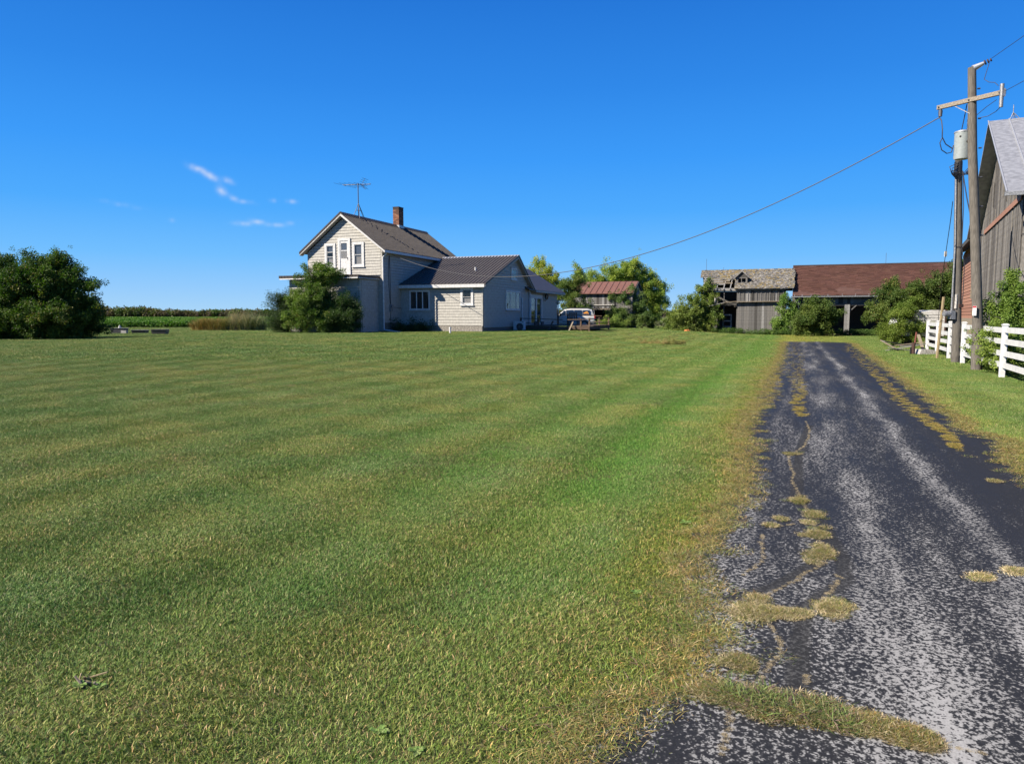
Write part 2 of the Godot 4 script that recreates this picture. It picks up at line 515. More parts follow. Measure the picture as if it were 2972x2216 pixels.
		var st := st_new()
		var rows := maxi(4, int((q[1] - q[0]) / (0.06 if q[0] > -5.0 and q[0] < 10.0 else 0.2)))
		for j in rows:
			for i in 6:
				for c in [[0, 0], [0, 1], [1, 1], [0, 0], [1, 1], [1, 0]]:
					var fs: float = (i + c[0]) / 6.0
					var ft: float = (j + c[1]) / float(rows)
					var v := lerpf(q[0], q[1], ft)
					var s := lerpf(maxf(s0, edge_l(v) - 0.14), minf(edge_r(v) + 0.14, s0 + sw), fs)
					var p := drive_p(s, v)
					st.set_uv(Vector2((s - s0) / sw, ft))
					st.set_normal(Vector3.UP)
					st.add_vertex(V(p.x, 0.014 + 0.006 * sin(clampf(s / 3.0, 0, 1) * PI), p.z))
		st.commit(am)
		am.surface_set_material(am.get_surface_count() - 1, m)
	var o := MeshInstance3D.new()
	o.name = "driveway"
	o.mesh = am
	add_child(o)
	tag(o, "", "", "", "structure")
func drive2(p: Vector3) -> Vector2: return Vector2(drive_s(p.x, p.z), drive_v(p.x, p.z))
var bare := []
func in_view(p: Vector3, extra := 1.6) -> bool:
	var d := -p.z
	return d > 1.2 and absf(p.x) < d * 0.76 + extra
func lawn_tint(x: float, z: float) -> Color:
	var s := drive_s(x, z)
	var v := drive_v(x, z)
	var n5 := NZ.get_noise_2d(x * 9.0, z * 9.0)
	var n1 := NZ.get_noise_2d(x * 60.0 + 50.0, z * 60.0)
	var de := -s + edge_l(v) if s < 1.3 else s - edge_r(v)
	var n2 := NZ.get_noise_2d(x * 150.0 + 20.0, z * 150.0)
	var dry := clampf(0.44 + 0.55 * n5 + 1.1 * n1 + 0.8 * n2, 0.0, 1.0) * (0.6 if s > 1.3 else 1.0)
	var wheel := 0.0
	if s < 1.3:
		wheel = exp(-pow((de - 1.45) / 0.35, 2.0)) + 0.55 * exp(-pow((de - 2.9) / 0.3, 2.0)) + 0.3 * exp(-pow((de - 4.4) / 0.3, 2.0))
	var c := Color(0.74, 0.92, 0.74).lerp(Color(1.42, 1.16, 1.06), dry)
	var pale := sm(0.12, 0.4, NZ.get_noise_2d(x * 80.0 - 90.0, z * 80.0 + 30.0))
	c = c.lerp(Color(1.2, 1.3, 1.55), pale * 0.4)
	c = c.lerp(Color(0.62, 1.06, 0.5), clampf(wheel * 0.95 * sm(-3.0, 1.0, v), 0, 0.9))
	for q in bare:
		var r: float = Vector2(x - q.x, (z - q.y) * 0.7).length() / q.z + 0.6 * n2
		c = c.lerp(Color(2.0, 1.35, 1.35), 0.6 * sm(1.0, 0.4, r))
	var yel := sm(0.75, 0.0, de + 0.5 * n1 - 0.15 * n5)
	return c.lerp(Color(1.9, 1.3, 0.8), yel * (0.6 if s < 1.3 else 0.4))
func build_grass():
	for q in [[290, 1600, 0.16], [1225, 1830, 0.10], [1570, 2030, 0.08], [1480, 2190, 0.07], [180, 1300, 0.5], [1000, 1490, 0.2], [60, 1560, 0.2], [560, 2100, 0.1], [1380, 1480, 0.18]]:
		var p := pix(q[0], q[1])
		bare.append(V(p.x, p.z, q[2]))
	var g := [Color(0.078, 0.138, 0.024), Color(0.112, 0.180, 0.034), Color(0.157, 0.223, 0.048), Color(0.095, 0.159, 0.033), Color(0.224, 0.286, 0.085), Color(0.370, 0.297, 0.160), Color(0.106, 0.175, 0.050), Color(0.062, 0.111, 0.020), Color(0.106, 0.185, 0.036), Color(0.129, 0.201, 0.043), Color(0.246, 0.265, 0.100), Color(0.067, 0.122, 0.022)]
	var near := []
	var far := []
	for k in 5: near.append(blades(880, 0.30, 0.013, 0.036, 0.0034, 1.0, g))
	for k in 4: far.append(blades(640, 0.62, 0.02, 0.045, 0.010, 1.1, g))
	var tr := [[], [], [], [], []]
	var cs := [[], [], [], [], []]
	var ftr := [[], [], [], []]
	var fcs := [[], [], [], []]
	var z := 2.0
	while z < 24.0:
		var step := 0.18 if z < 7.0 else (0.24 if z < 13.0 else 0.29)
		var x := -z * 0.76 - 1.6
		while x < z * 0.76 + 1.6:
			var px := x + rr(-0.12, 0.12)
			var pz := -z + rr(-0.12, 0.12)
			x += step
			var s := drive_s(px, pz)
			var v := drive_v(px, pz)
			if s > edge_l(v) - 0.12 and s < edge_r(v) + 0.12: continue
			var stripe := 1.0 if sin(s * 4.4) > 0.0 else -1.0
			var k := rng.randi() % 5
			var sc := rr(0.8, 1.15) * (1.0 + 0.35 * NZ.get_noise_2d(px * 40.0, pz * 40.0))
			tr[k].append(Transform3D(Basis(Vector3.UP, (PI / 2 - DA) + (0.0 if stripe > 0.0 else PI) + rr(-0.9, 0.9)).scaled(V(1, sc, 1)), gp(px, pz)))
			cs[k].append(lawn_tint(px, pz))
		z += step
	z = 23.4
	while z < 112.0:
		var step := 0.42 if z < 40.0 else (0.62 if z < 62.0 else 1.1)
		var x := -z * 0.76 - 1.6
		while x < z * 0.76 + 1.6:
			var px := x + rr(-0.2, 0.2)
			var pz := -z + rr(-0.2, 0.2)
			x += step
			if z > 62.0 and px > 30.0: continue
			var s := drive_s(px, pz)
			var v := drive_v(px, pz)
			if s > edge_l(v) - 0.3 and s < edge_r(v) + 0.3 and v < 41.0: continue
			var stripe := 1.0 if sin(s * 4.4) > 0.0 else -1.0
			var k := rng.randi() % 4
			var w := 1.0 if z < 62.0 else 1.7
			ftr[k].append(Transform3D(Basis(Vector3.UP, (PI / 2 - DA) + (0.0 if stripe > 0.0 else PI) + rr(-0.9, 0.9)).scaled(V(w, rr(0.8, 1.2), w)), gp(px, pz)))
			fcs[k].append(lawn_tint(px, pz))
		z += step
	var o := Node3D.new()
	o.name = "lawn_grass"
	add_child(o)
	tag(o, "short mown green grass covering the lawn", "grass", "", "stuff")
	for k in 5: multi("grass_blades", near[k], M.grass, tr[k], cs[k], o)
	for k in 4: multi("grass_blades", far[k], M.grass, ftr[k], fcs[k], o)
	# dry, creeping grass along both edges of the drive, in its cracks and on the strip across it
	var dg := [Color(0.30, 0.22, 0.10), Color(0.24, 0.19, 0.07), Color(0.38, 0.31, 0.18), Color(0.12, 0.14, 0.035), Color(0.17, 0.10, 0.04), Color(0.08, 0.115, 0.028), Color(0.10, 0.13, 0.03)]
	var dry := []
	for k in 3: dry.append(blades(110, 0.12, 0.025, 0.085, 0.0042, 2.0, dg))
	var straw := []
	for k in 2: straw.append(blades(80, 0.07, 0.012, 0.035, 0.003, 2.2, [Color(0.5, 0.41, 0.26), Color(0.42, 0.34, 0.2), Color(0.34, 0.27, 0.15)]))
	var dtr := [[], [], []]
	var dcs := [[], [], []]
	var v := -4.6
	while v < 41.0:
		var dv := 0.05 if v < 8.0 else 0.10
		for side in 2:
			for k in 3:
				var e := edge_l(v) if side == 0 else edge_r(v)
				var off := (rng.randf() - rng.randf()) * 0.22 - 0.1
				if rng.randf() < 0.1: off += rr(0.05, 0.22)
				if v < -2.8: off = minf(off, 0.0) - 0.05
				if v > 8.0 and rng.randf() < 0.35: off *= 1.8
				var p := drive_p(e + off if side == 0 else e - off, v + rr(-0.05, 0.05))
				if not in_view(p): continue
				var h := rng.randi() % 3
				var t := rr(0.75, 1.4)
				dtr[h].append(Transform3D(Basis(Vector3.UP, rr(0, TAU)).scaled(V(0.75, rr(0.3, 0.65), 0.75)), p + V(0, 0.012, 0)))
				dcs[h].append(Color(t * rr(0.85, 1.15), t, t * rr(0.65, 1.0)))
		v += dv
	var ctr := [[], [], []]
	var ccs := [[], [], []]
	var strw := [[], []]
	var scs := [[], []]
	# blobs: centre, half sizes, dryness
	for q in [[490, 945, 70, 36, 1.1], [570, 950, 75, 30, 1.15], [650, 955, 65, 20, 1.2], [715, 960, 40, 9, 1.2], [870, 935, 68, 32, 1.15], [440, 1190, 70, 36, 0.95], [820, 668, 58, 40, 0.95], [805, 578, 55, 28, 0.95], [715, 420, 45, 22, 0.95], [785, 482, 40, 20, 1.0], [755, 522, 20, 8, 1.0], [680, 197, 40, 8, 0.9], [625, 507, 20, 8, 1.0], [590, 537, 30, 5, 1.0], [1640, 327, 30, 10, 1.0], [1575, 785, 34, 11, 1.35], [1740, 760, 45, 14, 1.35], [520, 885, 24, 7, 1.1]]:
		for i in int(26 + q[2] * q[3] * 0.09):
			var a := rr(0, TAU)
			var r := absf(rng.randf() + rng.randf() - 1.0 + rr(-0.2, 0.2)) * 1.55
			r *= 1.0 + 1.0 * NZ.get_noise_2d(cos(a) * 90.0 + q[0], sin(a) * 90.0 + q[1])
			var p := pa(q[0] + cos(a) * r * q[2] * 0.85, q[1] + sin(a) * r * q[3] * 0.8)
			if NZ.get_noise_2d(p.x * 1500.0, p.z * 1500.0) < -0.04: continue
			var h := rng.randi() % 3
			var t: float = q[4] * rr(0.5, 1.15)
			ctr[h].append(Transform3D(Basis(Vector3.UP, rr(0, TAU)).scaled(V(0.42, rr(0.18, 0.45), 0.42)), p + V(0, 0.018, 0)))
			ccs[h].append(Color(t * rr(0.8, 1.1), t * 1.05, t * rr(0.6, 0.95)))
			if rng.randf() < q[4] - 0.65:
				strw[h % 2].append(Transform3D(Basis(Vector3.UP, rr(0, TAU)).scaled(V(0.9, rr(0.5, 0.9), 0.9)), p + V(0, 0.02, 0)))
				scs[h % 2].append(Color(t, t, t))
	for q in [[[1075, 60, 55], [1050, 150, 50], [1070, 250, 34], [1085, 340, 26], [1065, 400, 26], [1105, 455, 18]], [[1320, 95, 15], [1400, 170, 34], [1470, 240, 28], [1530, 300, 28], [1600, 370, 36], [1680, 440, 34], [1760, 500, 26], [1830, 550, 26], [1870, 600, 24], [1880, 632, 10]], [[1000, 75, 30], [980, 160, 30], [960, 260, 30], [930, 380, 40]]]:
		for k in q.size() - 1:
			for i in 420:
				var t := rng.randf()
				var x: float = lerpf(q[k][0], q[k + 1][0], t)
				var y: float = lerpf(q[k][1], q[k + 1][1], t)
				var w: float = lerpf(q[k][2], q[k + 1][2], t)
				var p := pb(x + (rng.randf() - rng.randf()) * w * 1.5, y)
				if NZ.get_noise_2d(p.x * 620.0, p.z * 330.0) < 0.09 or rng.randf() < 0.25: continue
				var h := rng.randi() % 3
				var b := rr(0.7, 1.15)
				ctr[h].append(Transform3D(Basis(Vector3.UP, rr(0, TAU)).scaled(V(0.4, rr(0.2, 0.45), 0.4)), p + V(0, 0.018, 0)))
				ccs[h].append(Color(b * 1.25, b * 1.15, b * 0.8))
	for l in cracks:
		for k in l.size() - 1:
			var a: Vector2 = l[k]
			var b: Vector2 = l[k + 1]
			for i in int(3 + a.distance_to(b) * 85.0):
				var c := a.lerp(b, rng.randf())
				var p := drive_p(c.x + rr(-0.012, 0.012) + 0.012 * NZ.get_noise_2d(c.y * 900.0, 3.0), c.y)
				var h := rng.randi() % 2
				strw[h].append(Transform3D(Basis(Vector3.UP, rr(0, TAU)).scaled(V(1, 0.8, 1) * rr(0.10, 0.24)), p + V(0, 0.019, 0)))
				var t := rr(0.7, 1.1)
				scs[h].append(Color(t, t, t))
	# the overgrown strip across the near end
	var tall := []
	for k in 2: tall.append(blades(30, 0.05, 0.05, 0.13, 0.0050, 1.7, [Color(0.10, 0.15, 0.035), Color(0.13, 0.17, 0.05), Color(0.08, 0.12, 0.03), Color(0.17, 0.16, 0.07), Color(0.2, 0.13, 0.11)]))
	var ttr := [[], []]
	var tcs := [[], []]
	var band := [[250, 1320, 22], [330, 1332, 36], [480, 1385, 62], [640, 1400, 66], [800, 1430, 55], [950, 1465, 46], [1100, 1510, 38], [1250, 1550, 30], [1320, 1572, 10]]
	for k in band.size() - 1:
		for i in 95:
			var t := rng.randf()
			var p := pa(lerpf(band[k][0], band[k + 1][0], t), lerpf(band[k][1], band[k + 1][1], t) + (rng.randf() - rng.randf()) * lerpf(band[k][2], band[k + 1][2], t) * 1.1)
			if NZ.get_noise_2d(p.x * 700.0, p.z * 700.0) < -0.15: continue
			var h := rng.randi() % 3
			var b := rr(0.5, 1.3)
			ctr[h].append(Transform3D(Basis(Vector3.UP, rr(0, TAU)).scaled(V(0.5, rr(0.2, 0.55), 0.5)), p + V(0, 0.018, 0)))
			if rng.randf() < 0.35:
				strw[h % 2].append(Transform3D(Basis(Vector3.UP, rr(0, TAU)).scaled(V(1.1, rr(0.5, 1.2), 1.1)), p + V(0, 0.02, 0)))
				scs[h % 2].append(Color(1, 1, 1) * rr(0.5, 1.0))
			ccs[h].append(Color(b * rr(0.75, 1.15), b * 0.95, b * 0.75))
			if k >= 1 and k <= 4 and rng.randf() < 0.3:
				var hh := rng.randi() % 2
				ttr[hh].append(Transform3D(Basis(Vector3.UP, rr(0, TAU)).scaled(V(1, rr(0.35, 0.75), 1)), p + V(0, 0.014, 0)))
				tcs[hh].append(Color(b, b, b))
	for i in 110:         # coarse clumps on the lawn by the near edge
		var vv := rr(-4.4, -1.9)
		var p := drive_p(edge_l(vv) - 0.1 - rr(0.0, 0.45) * rr(0.3, 1), vv)
		var hh := rng.randi() % 2
		var b := rr(0.8, 1.25)
		ttr[hh].append(Transform3D(Basis(Vector3.UP, rr(0, TAU)).scaled(V(1.2, rr(0.3, 0.5), 1.2)), p))
		tcs[hh].append(Color(b, b, b * 0.8))
	var e := Node3D.new()
	e.name = "edge_grass"
	add_child(e)
	tag(e, "dry yellow creeping grass along the driveway edges", "grass", "", "stuff")
	for k in 3: multi("grass_blades", dry[k], M.grass, dtr[k], dcs[k], e)
	var c := Node3D.new()
	c.name = "crack_grass"
	add_child(c)
	tag(c, "dry grass growing in the cracks of the asphalt", "grass", "", "stuff")
	for k in 3: multi("grass_blades", dry[k], M.grass, ctr[k], ccs[k], c)
	for k in 2: multi("straw", straw[k], M.grass, strw[k], scs[k], c)
	for k in 2: multi("tall_blades", tall[k], M.grass, ttr[k], tcs[k], c)

# ---------- the farmhouse ----------
# a wall frame: o origin, r to the right along the wall, n outwards
func wbox(s: SurfaceTool, f: Array, x0: float, x1: float, y0: float, y1: float, d0: float, d1: float):
	bx(s, f[0] + f[1] * (x0 + x1) * 0.5 + V(0, (y0 + y1) * 0.5, 0) + f[2] * (d0 + d1) * 0.5, V(x1 - x0, y1 - y0, d1 - d0), Basis(f[1], Vector3.UP, f[2]))
func wmesh(f: Array, list: Array) -> Mesh:
	var s := st_new()
	for q in list: wbox(s, f, q[0], q[1], q[2], q[3], q[4], q[5])
	return s.commit()
func siding(parent: Node, f: Array, y0: float, y1: float, span: Callable, m: Material, holes := [], e := 0.178):
	var y := y0
	while y < y1 - 0.02:
		var t := minf(y + e, y1)
		var a: Vector2 = span.call(y)
		var b: Vector2 = span.call(t)
		if a.y - a.x < 0.06: break
		if b.y < b.x: b = Vector2((b.x + b.y) * 0.5, (b.x + b.y) * 0.5)
		var cuts := []
		for q in holes:
			if (y + t) * 0.5 > q[2] and (y + t) * 0.5 < q[3]: cuts.append(q)
		cuts.sort_custom(func(p, q): return p[0] < q[0])
		var lo := a.x
		var lo2 := b.x
		for q in cuts:
			board(parent, f, m, y, t, Vector2(lo, q[0]), Vector2(lo2, q[0]))
			lo = q[1]
			lo2 = q[1]
		board(parent, f, m, y, t, Vector2(lo, a.y), Vector2(lo2, b.y))
		y = t
func board(parent: Node, f: Array, m: Material, y: float, t: float, a: Vector2, b: Vector2):
	if a.y - a.x < 0.02: return
	var P := func(x: float, yy: float, d: float) -> Vector3: return f[0] + f[1] * x + V(0, yy, 0) + f[2] * d
	var lip := 0.050 + rr(-0.002, 0.002)
	var s := st_new()
	var tt := t - 0.016
	quad(s, P.call(a.x, y, lip), P.call(b.x, tt, 0.03), P.call(b.y, tt, 0.03), P.call(a.y, y, lip))
	quad(s, P.call(b.x, tt, 0.03), P.call(b.x, tt, -0.01), P.call(b.y, tt, -0.01), P.call(b.y, tt, 0.03))
	quad(s, P.call(a.x, y, 0.0), P.call(a.x, y, lip), P.call(a.y, y, lip), P.call(a.y, y, 0.0))
	tri(s, P.call(a.x, y, 0.0), P.call(b.x, tt, 0.03), P.call(a.x, y, lip))
	tri(s, P.call(a.y, y, 0.0), P.call(a.y, y, lip), P.call(b.y, tt, 0.03))
	put("siding_board", s.commit(), m, parent)
# a solid volume with rooms and openings cut out of it: [centre, size] boxes
func hollow(called: String, parent: Node, m: Material, solid: Mesh, rooms: Array):
	var c := CSGMesh3D.new()
	c.name = called
	c.mesh = solid
	c.material = m
	for q in rooms:
		var b := CSGBox3D.new()
		b.name = "room"
		b.operation = CSGShape3D.OPERATION_SUBTRACTION
		b.size = (q[1] - q[0]).abs()
		b.position = (q[0] + q[1]) * 0.5
		b.material = M.plaster
		c.add_child(b, true)
	parent.add_child(c, true)
func window(parent: Node, f: Array, x0: float, x1: float, y0: float, y1: float, cas: float, lights: Array, covers: Array, label := ""):
	# casing, then a sash round each light [x0, x1, y0, y1] in 0..1, its pane and the curtain or painted reflection behind it
	var w := put("window", wmesh(f, [[x0, x0 + cas, y0, y1, 0.02, 0.095], [x1 - cas, x1, y0, y1, 0.02, 0.095], [x0 + cas, x1 - cas, y1 - cas, y1, 0.02, 0.10], [x0 + cas, x1 - cas, y0, y0 + cas * 0.7, 0.02, 0.092], [x0 - 0.03, x1 + 0.03, y0 - 0.05, y0 - 0.002, 0.02, 0.13]]), M.white, parent)
	if label: w.set_meta("label", label)
	var ix0 := x0 + cas
	var ix1 := x1 - cas
	var iy0 := y0 + cas * 0.7
	var iy1 := y1 - cas
	for k in lights.size():
		var q: Array = lights[k]
		var a := lerpf(ix0, ix1, q[0])
		var b := lerpf(ix0, ix1, q[1])
		var c := lerpf(iy0, iy1, q[2])
		var d := lerpf(iy0, iy1, q[3])
		var t := 0.035
		put("sash", wmesh(f, [[a, a + t, c, d, 0.05, 0.082], [b - t, b, c, d, 0.05, 0.082], [a + t, b - t, d - t, d, 0.05, 0.08], [a + t, b - t, c, c + t, 0.05, 0.08]]), M.white, w)
		put("pane", wmesh(f, [[a + t, b - t, c + t, d - t, 0.063, 0.067]]), M.pane, w)
		var cv = covers[k]
		if cv: put("curtain_or_reflection", wmesh(f, [[a + t, b - t, c + t, d - t, 0.0, 0.006]]), M[cv], w)  # pale panels are curtains, blue ones a painted sky reflection
func roof_slab(a: Vector3, b: Vector3, along: Vector3, th: float) -> Mesh:   # from eave a up to ridge b
	return prism([a, b, b - V(0, th, 0), a - V(0, th, 0)], along)
func ribs(parent: Node, m: Material, a: Vector3, b: Vector3, along: Vector3, n: int, w := 0.045, h := 0.04):
	var nn := (b - a).cross(along).normalized()
	if nn.y < 0: nn = -nn
	var s := st_new()
	bx(s, V(0, 0, 0), V(w, (b - a).length(), h))
	for k in n:
		var p := along * (k + 0.5) / n
		var o := put("roof_rib", BOX, m, parent)
		var y := (b - a).normalized()
		o.transform = Transform3D(Basis(along.normalized() * w, y * (b - a).length(), nn * h), (a + b) * 0.5 + p + nn * h * 0.5)
func build_house():
	var h := thing("farmhouse", "beige sided two-storey farmhouse with brown metal roofs and low side wing", "house", V(-8.14, 0.70, -45.0), YAW)
	var X := Vector3.RIGHT
	var Z := Vector3.BACK
	# solid walls under the siding
	var up := [[-1.99, -1.42, 4.17, 5.44], [-4.07, -3.55, 4.17, 5.42], [-2.96, -2.52, 4.58, 5.55]]
	var rooms := [[V(-5.35, 3.2, -0.2), V(-0.2, 5.6, -10.7)], [V(-5.35, 0.1, -0.2), V(-0.2, 2.9, -10.7)]]
	for q in up: rooms.append([V(q[0], q[2], 0.3), V(q[1], q[3], -0.4)])
	hollow("wall", h, M.siding, prism([V(-5.57, -0.9, -0.02), V(-0.02, -0.9, -0.02), V(-0.02, 5.0, -0.02), V(-2.785, 7.13, -0.02), V(-5.57, 5.0, -0.02)], V(0, 0, -10.96)), rooms)
	var wf := [[0.74, 2.11, 1.37, 2.53], [4.49, 5.12, 1.71, 2.59]]
	var wg := [[6.15, 8.8, 1.41, 2.57], [7.21, 8.14, 3.5, 4.15]]
	rooms = [[V(0.15, 0.4, -2.5), V(5.65, 2.75, -10.7)], [V(2.0, 3.1, -6.5), V(5.65, 4.25, -8.9)]]
	for q in wf: rooms.append([V(q[0], q[2], -2.0), V(q[1], q[3], -2.7)])
	for q in wg: rooms.append([V(5.5, q[2], -q[0]), V(6.1, q[3], -q[1])])
	hollow("wall", h, M.siding, prism([V(-0.1, -0.9, -2.29), V(-0.1, 2.8, -2.29), V(-0.1, 4.93, -8.0), V(-0.1, 2.95, -10.9), V(-0.1, -0.9, -10.9)], V(5.96, 0, 0)), rooms)
	rooms = [[V(0.4, 0.3, -11.1), V(5.65, 2.7, -17.9)], [V(5.4, 0.42, -11.25), V(6.1, 2.25, -12.38)], [V(5.4, 0.42, -12.62), V(6.1, 2.25, -13.7)]]
	hollow("wall", h, M.siding, prism([V(0.2, -0.9, -10.95), V(5.84, -0.9, -10.95), V(5.84, 2.8, -10.95), V(2.94, 4.6, -10.95), V(0.2, 2.8, -10.95)], V(0, 0, -7.15)), rooms)
	put("wall", prism([V(-5.45, -0.9, 0.0), V(-0.32, -0.9, 0.0), V(-0.32, 3.25, 0.0), V(-5.45, 3.25, 0.0)], V(0, 0, 2.03)), M.siding, h)
	# front gable, above and beside the porch
	var F := [V(0, 0, 0), X, Z]
	siding(h, F, 0.0, 3.2, func(_y): return Vector2(-0.34, -0.1), M.siding)
	siding(h, F, 3.5, 7.2, func(y): return Vector2(-5.47 if y < 5.03 else -5.57 + (y - 5.03) / 0.761, -0.1 if y < 5.03 else 0.0 - (y - 5.03) / 0.761), M.siding, up)
	piece("corner_trim", h, M.siding, V(-0.045, 2.5, 0.0), V(0.13, 5.05, 0.07))
	piece("corner_trim", h, M.siding, V(-5.52, 4.2, 0.0), V(0.12, 1.7, 0.07))
	# long side wall
	var S := [V(0, 0, 0), V(0, 0, -1), X]
	siding(h, S, 0.5, 2.75, func(_y): return Vector2(0.03, 2.26), M.siding)
	siding(h, S, 2.75, 4.96, func(_y): return Vector2(0.03, 10.9), M.siding)
	piece("foundation", h, M.block, V(-0.03, 0.0, -1.15), V(0.07, 1.0, 2.25))
	# main roof
	var r := put("roof", roof_slab(V(0.40, 5.03, 0.36), V(-2.785, 7.45, 0.36), V(0, 0, -11.7), 0.07), M.roof, h)
	put("roof_slope", roof_slab(V(-5.97, 5.03, 0.36), V(-2.785, 7.45, 0.36), V(0, 0, -11.7), 0.07), M.roof, r)
	ribs(r, M.roof, V(0.40, 5.03, 0.33), V(-2.83, 7.484, 0.33), V(0, 0, -11.6), 50)
	put("ridge_cap", prism([V(-2.60, 7.36, 0.37), V(-2.785, 7.50, 0.37), V(-2.97, 7.36, 0.37), V(-2.785, 7.46, 0.37)], V(0, 0, -11.75)), M.roof, r)
	put("rake_edge", prism([V(-5.99, 4.94, 0.375), V(-5.99, 5.06, 0.375), V(-2.785, 7.50, 0.375), V(-2.785, 7.38, 0.375)], V(0, 0, -0.03)), M.trim_dark, r)
	put("rake_board", prism([V(0.41, 4.86, 0.355), V(0.41, 4.98, 0.355), V(-2.785, 7.38, 0.355), V(-2.785, 7.24, 0.355)], V(0, 0, -0.03)), M.white, r)
	put("rake_board", prism([V(-5.97, 4.84, 0.355), V(-5.97, 4.94, 0.355), V(-2.785, 7.375, 0.355), V(-2.785, 7.24, 0.355)], V(0, 0, -0.03)), M.white_old, r)
	put("soffit", prism([V(-5.97, 4.86, 0.33), V(-2.785, 7.27, 0.33), V(0.38, 4.86, 0.33), V(0.38, 4.83, 0.33), V(-2.785, 7.23, 0.33), V(-5.97, 4.83, 0.33)], V(0, 0, -0.33)), M.white_old, r)
	piece("fascia", r, M.white, V(0.40, 4.93, -5.3), V(0.03, 0.15, 11.3))
	piece("soffit", r, M.white_old, V(0.2, 4.87, -5.3), V(0.36, 0.02, 11.3))
	# upper windows and the door that opens on the porch roof
	var dh := [[0.0, 1.0, 0.48, 1.0], [0.0, 1.0, 0.0, 0.5]]
	window(h, F, -2.14, -1.27, 4.06, 5.59, 0.15, dh, ["sky_reflection", "curtain_or_reflection"])
	window(h, F, -4.22, -3.40, 4.06, 5.57, 0.15, [[0, 1, 0.66, 1.0], [0, 1, 0.42, 0.68], [0, 1, 0.0, 0.44]], ["sky_reflection", "", "curtain_or_reflection"])
	var d := put("door", wmesh(F, [[-3.20, -3.04, 3.56, 5.86, 0.02, 0.11], [-2.42, -2.27, 3.56, 5.86, 0.02, 0.11], [-3.04, -2.42, 5.70, 5.86, 0.02, 0.11]]), M.white, h)
	put("door_leaf", wmesh(F, [[-3.04, -2.96, 3.58, 5.70, 0.045, 0.08], [-2.52, -2.42, 3.58, 5.70, 0.045, 0.08], [-2.96, -2.52, 3.58, 4.58, 0.045, 0.08], [-2.96, -2.52, 5.55, 5.70, 0.045, 0.08], [-2.96, -2.52, 5.05, 5.11, 0.045, 0.075]]), M.white, d)
	put("pane", wmesh(F, [[-2.96, -2.52, 5.11, 5.55, 0.06, 0.064], [-2.96, -2.52, 4.58, 5.05, 0.06, 0.064]]), M.pane, d)
	put("curtain_or_reflection", wmesh(F, [[-2.96, -2.52, 5.11, 5.55, 0.05, 0.054]]), M.sky_reflection, d)  # blue panel painted for the sky mirrored in the upper glass
	put("curtain_or_reflection", wmesh(F, [[-2.96, -2.52, 4.58, 5.05, 0.05, 0.054]]), M.curtain_or_reflection, d)
	put("handle", wmesh(F, [[-2.49, -2.46, 4.5, 4.66, 0.08, 0.12]]), M.steel, d)
	var tear := st_new()
	prism_st(tear, [V(-2.70, 3.86, 0.081), V(-2.62, 4.0, 0.081), V(-2.60, 3.9, 0.081), V(-2.66, 3.84, 0.081)], V(0, 0, 0.003))
	put("torn_patch", tear.commit(), M.black, d)
	# enclosed porch
	var PF := [V(0, 0, 2.05), X, Z]
	siding(h, PF, -0.06, 3.12, func(_y): return Vector2(-5.38, -0.42), M.siding)
	siding(h, [V(-0.30, 0, 0), V(0, 0, -1), X], -0.06, 3.2, func(_y): return Vector2(-1.98, -0.05), M.siding)
	piece("corner_trim", h, M.siding, V(-0.345, 1.5, 2.04), V(0.12, 3.3, 0.10))
	piece("corner_trim", h, M.siding, V(-5.42, 1.5, 2.04), V(0.12, 3.3, 0.10))
	var pr := put("porch_roof", prism([V(-5.95, 3.26, 2.5), V(-0.16, 3.26, 2.5), V(-0.16, 3.40, 2.5), V(-5.95, 3.42, 2.5)], V(0, 0, -2.49)), M.trim_dark, h)
	piece("fascia", pr, M.white, V(-3.05, 3.215, 2.49), V(5.7, 0.07, 0.03))
	piece("fascia", pr, M.white_old, V(-0.17, 3.215, 1.24), V(0.03, 0.07, 2.45))
	piece("soffit", pr, M.white_old, V(-3.05, 3.225, 1.25), V(5.65, 0.03, 2.42))
	for k in 24: piece("roof_rib", pr, M.trim_dark, V(-5.75 + k * 0.235, 3.335, 2.508), V(0.045, 0.13, 0.016))
		# downspout and service equipment
	put("downspout", tube_mesh([V(0.36, 4.93, 0.1), V(0.34, 4.78, 0.08), V(0.1, 4.6, 0.08), V(0.1, 0.25, 0.08), V(0.16, 0.05, 0.12), V(1.55, -0.10, 0.30)], [0.05, 0.05, 0.05, 0.05, 0.05, 0.045], 8), M.white, h)
	var me := put("electric_meter", cyl(V(0.05, 1.55, -0.85), V(0.22, 1.55, -0.85), 0.11, 14), M.galv, h)
	piece("meter_box", me, M.galv, V(0.09, 1.42, -0.85), V(0.1, 0.45, 0.26))
	put("conduit", tube_mesh([V(0.06, 1.64, -0.85), V(0.06, 4.75, -0.80)], [0.022, 0.022], 6), M.steel, me)
	put("conduit", tube_mesh([V(0.06, 1.2, -0.85), V(0.06, 0.1, -0.75)], [0.02, 0.02], 6), M.steel, me)
	put("cable", tube_mesh([V(0.06, 4.7, -0.75), V(0.07, 3.8, -0.6), V(0.06, 2.8, -0.66), V(0.06, 1.7, -0.8)], [0.014, 0.014, 0.014, 0.014], 5), M.wire, me)
	put("cable", tube_mesh([V(0.05, 1.5, -0.95), V(0.05, 1.44, -2.2)], [0.012, 0.012], 5), M.wire, me)
	# chimney
	var s := st_new()
	var bc := [Color(0.22, 0.10, 0.06), Color(0.16, 0.07, 0.045), Color(0.28, 0.14, 0.09), Color(0.12, 0.065, 0.05), Color(0.19, 0.085, 0.055)]
